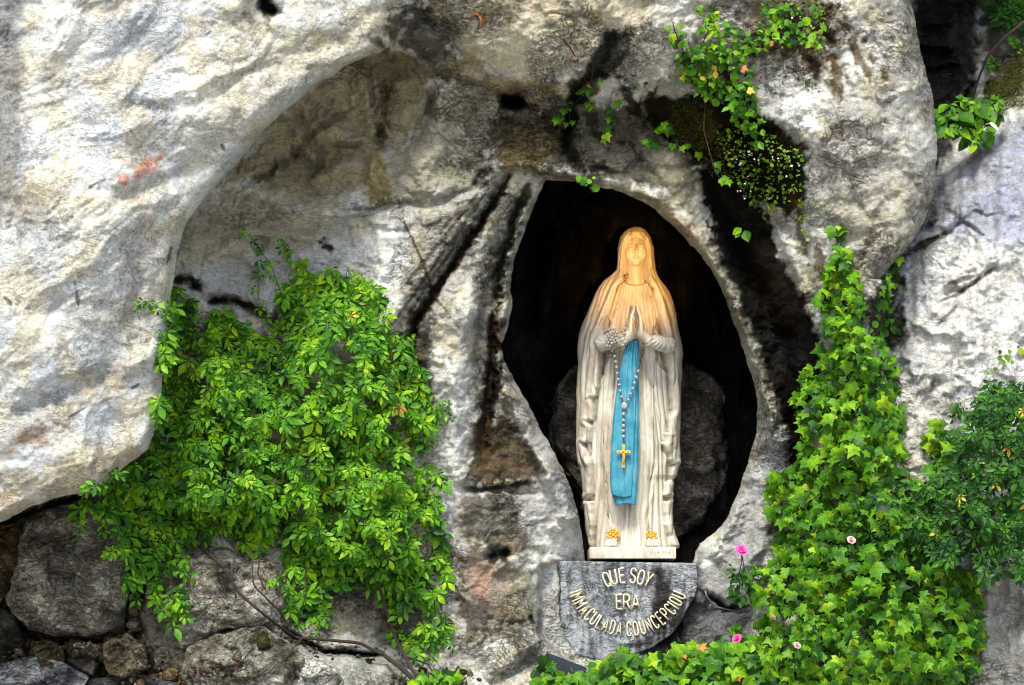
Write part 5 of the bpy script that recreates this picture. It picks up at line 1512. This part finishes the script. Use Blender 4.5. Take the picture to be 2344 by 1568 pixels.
# big climbing rose at left
rose_polys = [
 ([(388,735),(470,705),(560,765),(610,830),(638,790),(645,740),(655,700),(700,660),(760,650),(830,680),(880,740),(940,840),(985,950),(1000,1100),(1000,1300),(950,1380),(850,1340),(760,1320),(700,1280),(560,1235),(420,1230),(330,1180),(345,1080),(375,930),(380,830)], 1.0),
 ([(215,1130),(290,1080),(350,1060),(430,1200),(430,1300),(340,1320),(250,1250),(190,1205)], .75),
 ([(300,1290),(430,1280),(405,1370),(412,1425),(365,1440),(300,1410)], .55),
 ([(620,1280),(780,1320),(740,1440),(670,1430),(640,1370)], .8),
 ([(860,1320),(1010,1280),(1012,1400),(1020,1470),(960,1505),(890,1500),(915,1420)], .55),
 ([(640,640),(700,600),(780,620),(840,660),(870,720),(760,740),(660,720)], .45),
 ([(880,770),(940,765),(950,790),(890,810)], .7), ([(400,660),(450,660),(460,700),(400,710)], .5), ([(970,905),(1035,940),(1020,965),(985,950)], .5),
 ([(520,1390),(570,1385),(575,1425),(530,1430)], .6), ([(150,1200),(220,1190),(225,1220),(170,1225)], .4),
]
pts, lay_, ang_ = sprays(rose_polys, 540, 9, 64, 11)
def rose_th(x, y):
    d = -sdf_poly(x, y, rose_polys[0][0])
    return (0.06 + 0.42 * sm(d, 0, 130)) 
plant('climbing_rose', 'large bushy climbing rose with bright green leaves hanging in the rock hollow at left', 'climbing plant', (900, 1500, -0.95),
      [five, five2, five], M_leaf_rose, pts, 0.064, rose_th, 12, up=.5, spread=.45, lay=lay_, ang=ang_, stems=[
      ([(515,1300),(545,1355),(600,1405),(670,1455),(690,1462),(760,1464),(830,1475),(880,1500)], .007, .010, .10), ([(880,1500),(920,1530),(960,1568),(990,1620)], .012, .018, .10), ([(430,1180),(470,1260),(515,1300)], .007, .01, .1),
      ([(545,1240),(530,1320),(540,1370)], .004, .006, .12), ([(600,1250),(590,1310),(605,1350)], .004, .005, .12), ([(575,1255),(580,1340),(640,1400),(660,1430)], .004, .006, .12), ([(620,1380),(660,1350),(690,1340)], .003, .004, .12),
      ([(545,1290),(600,1285),(640,1290)], .003, .004, .12), ([(690,1462),(660,1500),(640,1520)], .005, .003, .05), ([(850,1250),(870,1350),(900,1450),(930,1510),(960,1560)], .006, .010, .12),
      ([(700,1300),(700,1360),(690,1400)], .004, .004, .1), ([(920,1500),(980,1520),(1010,1568)], .006, .004, .08), ([(400,1230),(440,1300),(430,1350)], .004, .003, .1), ([(350,1250),(390,1320),(400,1400)], .003, .002, .1)])
# upright shoots above the rose
shoots = [([(570,535),(600,575),(625,620),(650,690),(660,760)], 13), ([(645,545),(662,590),(690,640),(740,700)], 15), ([(795,615),(788,680),(785,720)], 8), ([(590,600),(592,680),(605,730)], 6), ([(325,692),(345,690),(375,712),(400,740)], 9), ([(850,705),(835,740),(830,800)], 7), ([(1035,950),(1000,935),(965,905)], 8), ([(945,775),(900,768),(860,780)], 7)]
sh_pts = []
rr = np.random.default_rng(5)
for p, n in shoots:
    p = np.array(p, float)
    for t in np.linspace(0, len(p) - 1, n):
        x = np.interp(t, range(len(p)), p[:, 0]) + rr.normal(0, 5); y = np.interp(t, range(len(p)), p[:, 1]) + rr.normal(0, 4); sh_pts.append((x, y))
plant('rose_shoots', 'thin young rose shoots with yellowish leaves reaching over the pale rock above the big rose', 'climbing plant', (660, 760, -0.9),
      [three, five], M_leaf_rose, np.array(sh_pts), 0.046, 0.06, 21, stems=[(p, .0022, .0035, .05) for p, n in shoots], stem_mat=M_twig, off0=0.04)

# ivy column and mass at right
ivy_polys = [
 ([(1876,705),(1884,640),(1900,600),(1912,560),(1918,510),(1926,560),(1945,610),(1964,660),(1978,710),(1958,765),(1902,785),(1882,745)], 1.1),
 ([(1890,800),(1950,765),(2020,775),(2048,870),(2066,960),(2060,1090),(1990,1120),(1850,1100),(1790,1085),(1835,1040),(1840,990),(1822,920),(1855,850)], 1.05),
 ([(1765,1100),(1830,1080),(2060,1080),(2120,1120),(2100,1250),(2240,1330),(2250,1440),(2232,1520),(2210,1580),(1700,1590),(1700,1480),(1760,1410),(1735,1370),(1745,1300),(1790,1250),(1770,1160)], 1.0),
]
pts = scatter(ivy_polys, 3900, 31, gate=.02)
plant('ivy', 'tall ivy with star shaped bright green leaves climbing the cliff right of the niche', 'ivy', (1950, 1568, -1.0),
      [ivy_leaf(0), ivy_leaf(1), ivy_leaf(2)], M_leaf_ivy, pts, 0.051, lambda x, y: (0.2 + 1.0 * sm(noise2(x / 34, y / 26, 78) + .5 * noise2(x / 15, y / 12, 79), -.4, .4)) * 0.14 + (0.25 + 1.05 * sm(noise2(x / 34, y / 26, 78) + .5 * noise2(x / 15, y / 12, 79), -.4, .4)) * 0.34 * sm(y, 750, 1250) * sm(-np.minimum.reduce([sdf_poly(x, y, p) for p, _ in ivy_polys]), -5, 90), 32, up=.35, spread=.6, tipspread=.9, sig=.36,
      stems=[([(1925,540),(1930,640),(1925,760),(1940,900),(1930,1100),(1900,1300),(1880,1560)], .006, .02, .03), ([(2020,780),(2010,900),(2000,1050),(1960,1250)], .005, .012, .03)])
plant('ivy', 'small yellowish ivy shoot in front of the pale rock, right of the tall ivy', 'ivy', (2160, 1110, -0.9),
      [ivy_leaf(0), ivy_leaf(2)], M_leaf_ivy, scatter([([(2115,985),(2150,955),(2185,985),(2200,1010),(2190,1040),(2185,1110),(2130,1110),(2140,1040),(2118,1000)], 1)], 85, 33), 0.055, 0.10, 34, up=.35, spread=.4, tipspread=.6,
      stems=[([(2145,960),(2150,1020),(2160,1110)], .003, .005, .03)])
# darker rose shrub over the ivy, right edge
drose = [([(2190,945),(2240,930),(2270,890),(2300,900),(2350,860),(2380,900),(2380,1310),(2300,1330),(2240,1310),(2130,1260),(1990,1280),(1900,1240),(1960,1170),(2090,1120),(2200,1080),(2220,1020)], 1.0)]
pts, lay_, ang_ = sprays(drose, 230, 9, 60, 41)
plant('rose_shrub', 'dark green rose shrub with small toothed leaves spilling over from the right picture edge', 'shrub', (2300, 1330, -1.1),
      [five, five2, three], M_leaf_dark, pts, 0.055, lambda x, y: 0.18 + 0.30 * sm(x, 2050, 2250), 42, up=.4, spread=.45, off0=0.12, lay=lay_, ang=ang_,
      stems=[([(2344,1200),(2250,1150),(2190,1080)], .006, .003, .3), ([(2344,1050),(2260,960),(2200,945)], .005, .002, .2), ([(2100,1230),(2060,1180),(2040,1120)], .004, .002, .3)])
# ivy along the bottom
pts = scatter([([(1210,1580),(1225,1530),(1262,1522),(1290,1545),(1345,1560),(1385,1512),(1440,1500),(1500,1510),(1560,1480),(1640,1475),(1690,1470),(1730,1500),(1740,1590)], 1)], 420, 51)
plant('ivy', 'low ivy with broad light green leaves along the bottom edge under the inscription', 'ivy', (1500, 1575, -1.0), [ivy_leaf(1), ivy_leaf(0), broad()], M_leaf_ivy, pts, 0.078, 0.25, 52, up=.55, spread=.5, tipspread=1.3, ymin=-0.75)
pts = scatter([([(950,1580),(960,1545),(1000,1540),(1050,1556),(1060,1590)], 1)], 50, 53)
plant('ivy', 'little tuft of green leaves at the bottom edge beside the vine root', 'ivy', (1000, 1575, -1.1), [ivy_leaf(1), ivy_leaf(0)], M_leaf_ivy, pts, 0.055, 0.12, 54, up=.5, spread=.5, ymin=-0.95)

# ivy hanging from the top
top_polys = [([(1558,130),(1600,100),(1660,60),(1720,70),(1775,45),(1870,70),(1868,100),(1770,90),(1722,130),(1722,200),(1735,290),(1700,300),(1670,230),(1600,212),(1562,180)], 1.0),
             ([(1535,55),(1555,55),(1580,100),(1570,130),(1550,110)], .9), ([(1595,15),(1640,8),(1650,60),(1620,80),(1600,60)], .6), ([(1740,10),(1860,0),(1880,50),(1800,60)], .35), ([(1640,200),(1740,250),(1760,300),(1740,330),(1680,290)], .4)]
plant('ivy', 'trailing ivy and bramble leaves hanging down from the top edge above the niche', 'ivy', (1650, 60, -1.05), [ivy_leaf(1), broad(), broad(), round_leaf()], M_leaf_ivy, scatter(top_polys, 480, 61, gate=-.05), 0.043, 0.12, 62, up=.5, spread=.5, tipspread=1.2,
      stems=[([(1540,50),(1555,100),(1580,150)], .003, .004, .03), ([(1640,5),(1625,60),(1600,120)], .003, .003, .03), ([(1860,80),(1760,80),(1680,120),(1620,180),(1610,300),(1640,400)], .004, .003, .04), ([(1700,120),(1715,220),(1740,290)], .003, .003, .04)])
def sprig(label, pts, stem, size=0.048, seed=70, mat=M_leaf_ivy, defs=None, cat='ivy', name='ivy', tone_=None, off=.02):
    pts = np.array(pts, float)
    plant(name, label, cat, (pts[0][0], pts[0][1], float(depth_at(*pts[0])) - 0.03), defs or [ivy_leaf(0), ivy_leaf(1)], mat, pts, size, 0.03, seed, up=.3, spread=.3, tipspread=.6, stems=[(stem, .002, .002, off)] if stem else ())
sprig('ivy sprig with few small leaves on the dark streak left of the mossy hollow', [(1302,248),(1284,268),(1295,282),(1276,272),(1312,278),(1330,205),(1345,198),(1322,210),(1376,182),(1345,235),(1306,232),(1290,250),(1352,240)], [(1376,182),(1340,210),(1305,250),(1300,290)], seed=71)
sprig('ivy sprig with five leaves hanging on the rough rock above the niche crown', [(1412,232),(1400,250),(1385,308),(1380,320),(1405,270),(1425,228),(1396,268),(1388,290)], [(1430,225),(1408,250),(1385,310)], seed=72)
sprig('yellow green ivy sprig on the black moss above the niche', [(1476,322),(1490,318),(1500,326),(1512,288),(1524,292),(1534,300),(1520,280),(1506,330),(1484,328),(1540,330),(1560,335),(1510,300),(1530,284)], [(1600,250),(1540,290),(1480,325)], seed=73)
sprig('pale ivy leaves on a bare stem crossing the dark moss', [(1642,386),(1652,408),(1668,414),(1640,372),(1600,350),(1575,330)], [(1560,320),(1610,360),(1640,380),(1670,430)], seed=74, size=.05)
sprig('round leaved tuft growing at the crown of the niche opening', [(1322,402),(1335,414),(1350,410),(1358,404),(1352,424),(1358,432),(1344,420),(1340,404),(1328,408),(1362,420)], None, seed=75, size=.036, defs=[round_leaf()])
sprig('single narrow leaved seedling on the black wet rock right of the niche', [(1698,522),(1692,530),(1705,527)], None, seed=76, size=.06, defs=[broad()])
sprig('little ivy strand in the cleft between the ivy column and the pale right rock', [(2028,640),(2022,655),(2040,618),(2056,600),(2048,612),(2030,672),(2036,690),(2024,700),(2012,690),(2032,712),(2040,650),(2018,668),(2034,628),(2058,590),(2026,684),(2010,720),(2040,730),(2050,650)], [(2058,590),(2030,640),(2020,700)], seed=77, size=.045)
sprig('small purple green herb on the white rock near the right edge', [(2290,800),(2300,810),(2285,815),(2320,825),(2296,822),(2310,800),(2280,840),(2330,790),(2338,796),(2260,850)], None, seed=78, size=.032, mat=M_moss_leaf, defs=[round_leaf(), broad()], cat='plant', name='herb')
sprig('green herb clump in the mossy notch beside the ivy column', [(2000,735),(2010,725),(2020,740),(2030,730),(2040,745),(1995,750),(2015,760),(2035,765),(2050,750),(2005,770),(1990,765),(2022,752)], None, seed=79, size=.04, defs=[broad(), round_leaf()], mat=M_leaf_dark, cat='plant', name='herb')
# tiny herbs on the damp moss
pts = scatter([([(1640,300),(1700,290),(1790,330),(1840,360),(1830,430),(1790,490),(1720,470),(1680,400)], 1), ([(1740,0),(1880,0),(1890,120),(1790,110),(1740,60)], .8), ([(1700,440),(1760,440),(1780,480),(1740,500)], .6), ([(1820,420),(1850,470),(1850,600),(1830,560)], .4)], 620, 81)
plant('herb', 'carpet of tiny speckled herbs on the mossy rock to the upper right of the niche', 'plant', (1760, 400, -0.8), [round_leaf(), leaflet(1, .6)], M_moss_leaf, pts, 0.020, 0.03, 82, up=.5, spread=.7, tipspread=2, off0=0.004)
pts = scatter([([(1655,310),(1760,320),(1830,380),(1760,480),(1700,450)], 1), ([(1740,20),(1880,40),(1870,110),(1780,100)], .6)], 26, 84)
plant('small_flowers', 'scattered tiny white flowers among the speckled herbs', 'flower', (1760, 405, -0.85), [round_leaf()], M_white_f, pts, 0.012, 0.03, 85, leafname='petal', off0=0.02)
# moss cushions: countless short blades
pts = scatter([([(1540,230),(1610,220),(1650,300),(1600,340),(1540,310)], 1), ([(2230,240),(2344,130),(2350,240),(2290,255)], .8), ([(1990,730),(2040,720),(2070,770),(2050,800),(2000,800)], .8), ([(1560,270),(1680,300),(1680,420),(1600,380)], .4), ([(1800,150),(1870,160),(1880,220),(1850,200)], .5)], 2600, 87)
M_moss = leaf_material('moss', [(0.012, 0.014, 0.003), (0.035, 0.038, 0.004), (0.09, 0.09, 0.006)], .15)
r_ = np.random.default_rng(88)
dd = depth_at(pts[:, 0], pts[:, 1]) - 0.004
Pw = P(pts[:, 0], pts[:, 1], dd); R = leaf_frames(len(pts), r_, .5, .8, 1, 2)
v = np.array([(-.4, 0, 0), (.4, 0, 0), (0, 1.2, .3)]); w = np.einsum('nij,kj->nki', R * 0.012, v) + Pw[:, None]
me = mesh('moss', w.reshape(-1, 3), np.arange(len(pts) * 3).reshape(-1, 3), False)
tag(link('moss', me, M_moss), kind='stuff')

# broad leaved plant and ferns, top right
plant('broad_leaved_plant', 'clump of broad toothed green leaves in the gap between the rocks at upper right', 'plant', (2180, 310, -0.2), [broad(), broad(), three], M_leaf_ivy,
      np.vstack([scatter([([(2160,235),(2200,222),(2250,222),(2295,240),(2280,270),(2250,300),(2230,322),(2190,300),(2150,300),(2150,250)], 1)], 95, 91)]), 0.085, 0.12, 92, up=.6, spread=.35, tipspread=1.1, ymin=-0.15,
      stems=[([(2170,310),(2200,270),(2250,240)], .004, .003, .05)])
for i, (x, y, a, lb) in enumerate(((2272,148,0,'small fern with a few fronds on the mossy slope at upper right'), (2330,108,1,'fern at the right picture edge above the mossy slope'), (2310,20,2,'dark fern growing in the top right corner'))):
    pts = np.tile(np.array([[x, y]], float), (7 if i < 2 else 14, 1)) + np.random.default_rng(95 + i).normal(0, 3 if i < 2 else 18, (7 if i < 2 else 14, 2))
    plant('fern', lb, 'fern', (x, y, 0.2), [fern()], M_leaf_ivy if i < 2 else M_leaf_dark, pts, 0.085, 0.04, 95 + i, up=.6, spread=.25, tipspread=1.6, group='ferns at upper right', leafname='frond', tipdown=-1.0)
pts = scatter([([(2280,-10),(2350,-10),(2350,60),(2310,70),(2270,40)], 1)], 70, 98)
plant('herb', 'dark leafy growth in the very top right corner', 'plant', (2320, 30, 0.2), [five, three], M_leaf_dark, pts, 0.05, 0.12, 99)
# bare vine stem across the gap at top right
v, f = tube([PV(x, y, dY) for x, y, dY in ((2350,45,-.25),(2300,85,-.2),(2260,130,-.1),(2240,180,0.0),(2225,230,.1),(2205,300,.25))], [.009, .008, .008, .007, .006, .006], 8)
me = mesh('vine_stem', v, f); tag(link('vine_stem', me, M_bark, None, tuple(v[-1])), 'bare grey vine stem crossing the dark gap at the top right', 'vine')
for lb, p in (('dead brown tendril on the tan rock above the niche with a dry leaf', [(1290,90),(1305,110),(1320,135),(1335,165),(1342,190)]), ('thin dry vertical twig beside the dark triangular stain', [(1362,95),(1360,140),(1352,200)])):
    w = [PV(x, y, float(depth_at(x, y)) - .008) for x, y in p]
    root = empty('dry_twig', tuple(w[0]), label=lb, cat='twig')
    v, f = tube(w, .0035, 6); link('stem', mesh('stem', v, f), M_bark, root, tuple(root.location))
    lv, lf = ivy_leaf(0)
    for k, wp in enumerate(w[2:]):
        m_ = mesh('dry_leaf', lv, lf, False); o = link('dry_leaf', m_, M_dry, root)
        o.location = wp + Vector((0.01 * (k - 1), -.012, 0)) - root.location; o.scale = (.032,) * 3; o.rotation_euler = (1.2, k * 1.3, k * .9)
root = empty('dry_twig', tuple(PV(1095, 40, float(depth_at(1095, 40)) - .01)), label='two curled orange dead leaves stuck in the rough seam at the top', cat='twig')
for k, (x, y) in enumerate(((1088,32),(1100,45),(1108,52))):
    m_ = mesh('dry_leaf', *ivy_leaf(k), False); o = link('dry_leaf', m_, M_dry, root)
    o.location = PV(x, y, float(depth_at(x, y)) - .03) - root.location; o.scale = (.05,) * 3; o.rotation_euler = (1.3, k * 1.1, k * .8)

# roses
def flower_mesh(n=3):
    parts = []
    for ring, (rr_, m_, el) in enumerate(((0.25, 4, 1.2), (0.5, 5, 0.8), (0.8, 6, 0.35))):
        for k in range(m_):
            a = 2 * math.pi * (k / m_) + ring
            V_, F_ = [], []
            for i in range(4):
                for j in range(5):
                    t, u = i / 3, (j / 4 - .5)
                    rad = rr_ * (0.25 + 0.75 * t); aa = a + u * 1.9 / (0.7 + ring * .5)
                    h = t * math.sin(el) * .7 * (1 - .5 * abs(u)) - .08 * math.cos(u * 5) * (t > .9)
                    V_.append((rad * math.cos(aa), rad * math.sin(aa), h))
            for i in range(3):
                for j in range(4): F_.append((i * 5 + j, i * 5 + j + 1, (i + 1) * 5 + j + 1, (i + 1) * 5 + j))
            parts.append((V_, F_))
    return join(parts)
fm = flower_mesh()
for x, y, s, m_, lb in ((1697,1261,.044,M_pink,'bright pink rose bloom in front of the grey rock right of the statue plinth'), (1688,1463,.036,M_pink,'small pink rose bloom low down, right of the inscription'),
                        (1948,1237,.030,M_pale,'pale pink rosebud in the middle of the ivy mass'), (1768,1413,.026,M_pale,'faded salmon rosebud on the left side of the ivy mass'),
                        (1824,1478,.026,M_pale,'withered pale rosebud in the lower ivy mass')):
    Yf = float(depth_at(x, y)) - (0.16 if x < 1700 else 0.52)
    root = empty('rose_flower', tuple(PV(x, y + 8, Yf)), label=lb, cat='rose', group='rose blooms at lower right')
    o = link('bloom', mesh('bloom', fm[0], fm[1]), m_, root); o.location = PV(x, y, Yf) - root.location; o.scale = (s,) * 3; o.rotation_euler = (math.radians(55), .3, x * .1)
    st = [Vector((0, 0, 0.01)), Vector((.004, .03, -.04)), Vector((-.006, .08, -.10))]
    v, f = tube(st, .0028, 6); link('stem', mesh('stem', v, f), M_twig, root)
pts = scatter([([(1680,1300),(1720,1290),(1735,1310),(1722,1350),(1700,1370),(1672,1340)], 1)], 26, 101)
plant('rose_sprig', 'few dark green rose leaves under the bright pink bloom', 'rose', (1705, 1370, -0.6), [broad(), three], M_leaf_dark, pts, 0.055, 0.08, 102, off0=.08, stems=[([(1698,1265),(1703,1300),(1700,1340),(1720,1380)], .0025, .004, .12)])
pts = scatter([([(1660,1440),(1700,1430),(1720,1470),(1700,1500),(1670,1480)], 1)], 18, 103)
plant('rose_sprig', 'rose leaves around the small low pink bloom', 'rose', (1700, 1500, -0.7), [broad(), three], M_leaf_rose, pts, 0.045, 0.08, 104, off0=.06)

# cable and dark metal panels
w = [PV(x, y, float(depth_at(x, y)) - .02) for x, y in ((1614,1352),(1618,1366),(1628,1380),(1642,1390),(1660,1394),(1680,1398),(1700,1404),(1716,1412))]
v, f = tube(w, .006, 8); tag(link('cable', mesh('cable', v, f), M_cable, None, tuple(w[-1])), 'thin grey cable curving over the rock right of the inscription', 'cable')
def panel(pts, Yf, lb):
    a = P([p[0] for p in pts], [p[1] for p in pts], Yf); b = P([p[0] for p in pts], [p[1] for p in pts], Yf + .04)
    n = len(pts)
    F = [tuple(range(n))[::-1], tuple(range(n, 2 * n))] + [(i, (i + 1) % n, n + (i + 1) % n, n + i) for i in range(n)]
    me = mesh('metal_panel', np.vstack([a, b]), F, False)
    tag(link('metal_panel', me, M_dark_metal, None, tuple(a.mean(0))), lb, 'metal panel')
panel([(1252,1493),(1343,1528),(1330,1640),(1175,1640),(1230,1530)], -0.82, 'dark blue sloping metal panel at the bottom edge, left of centre')
panel([(1570,1490),(1625,1470),(1640,1640),(1560,1640)], -0.62, 'small dark blue metal panel behind the low ivy, right of the inscription')

# rubble and litter packed in the joints at the foot
rr_ = np.random.default_rng(121)
bm = bmesh.new(); bmesh.ops.create_icosphere(bm, subdivisions=1, radius=1.0)
iv = np.array([v.co[:] for v in bm.verts]); itri = np.array([[v.index for v in f.verts] for f in bm.faces]); bm.free()
VV, FF, CC = [], [], []
lines = [[(0,1385),(40,1400),(60,1450),(130,1475),(230,1478),(270,1470),(300,1440)], [(300,1200),(312,1280),(305,1380),(310,1440),(330,1500),(325,1568)], [(240,1480),(230,1540),(330,1560)], [(340,1530),(420,1545),(520,1530),(640,1450),(740,1490),(880,1500)], [(60,1450),(50,1500),(20,1520)], [(900,1568),(1000,1540),(1100,1560)]]
cols_ = [lin((120,112,98)), lin((160,156,148)), lin((84,76,62)), lin((124,106,84)), lin((70,72,40))]
b0 = 0
for ln in lines:
    ln = np.array(ln, float)
    for _ in range(int(34 * len(ln))):
        t = rr_.uniform(0, len(ln) - 1)
        x = np.interp(t, range(len(ln)), ln[:, 0]) + rr_.normal(0, 9); y = np.interp(t, range(len(ln)), ln[:, 1]) + rr_.normal(0, 9)
        sz_ = rr_.lognormal(-4.5, .45)
        v = iv * (1 + rr_.uniform(-.3, .3, (len(iv), 1))) * sz_ * rr_.uniform(.6, 1.3, 3)
        c_ = P(x, y, float(depth_at(x, y)) + .004)
        VV.append(v + c_); FF.append(itri + b0); b0 += len(iv); CC.append(np.tile(cols_[rr_.integers(0, 5)] * .8, (len(iv), 1)))
me = mesh('rubble', np.vstack(VV), np.vstack(FF), False); set_color(me, 'paint', np.vstack(CC))
tag(link('rubble', me, M_rock), kind='stuff')
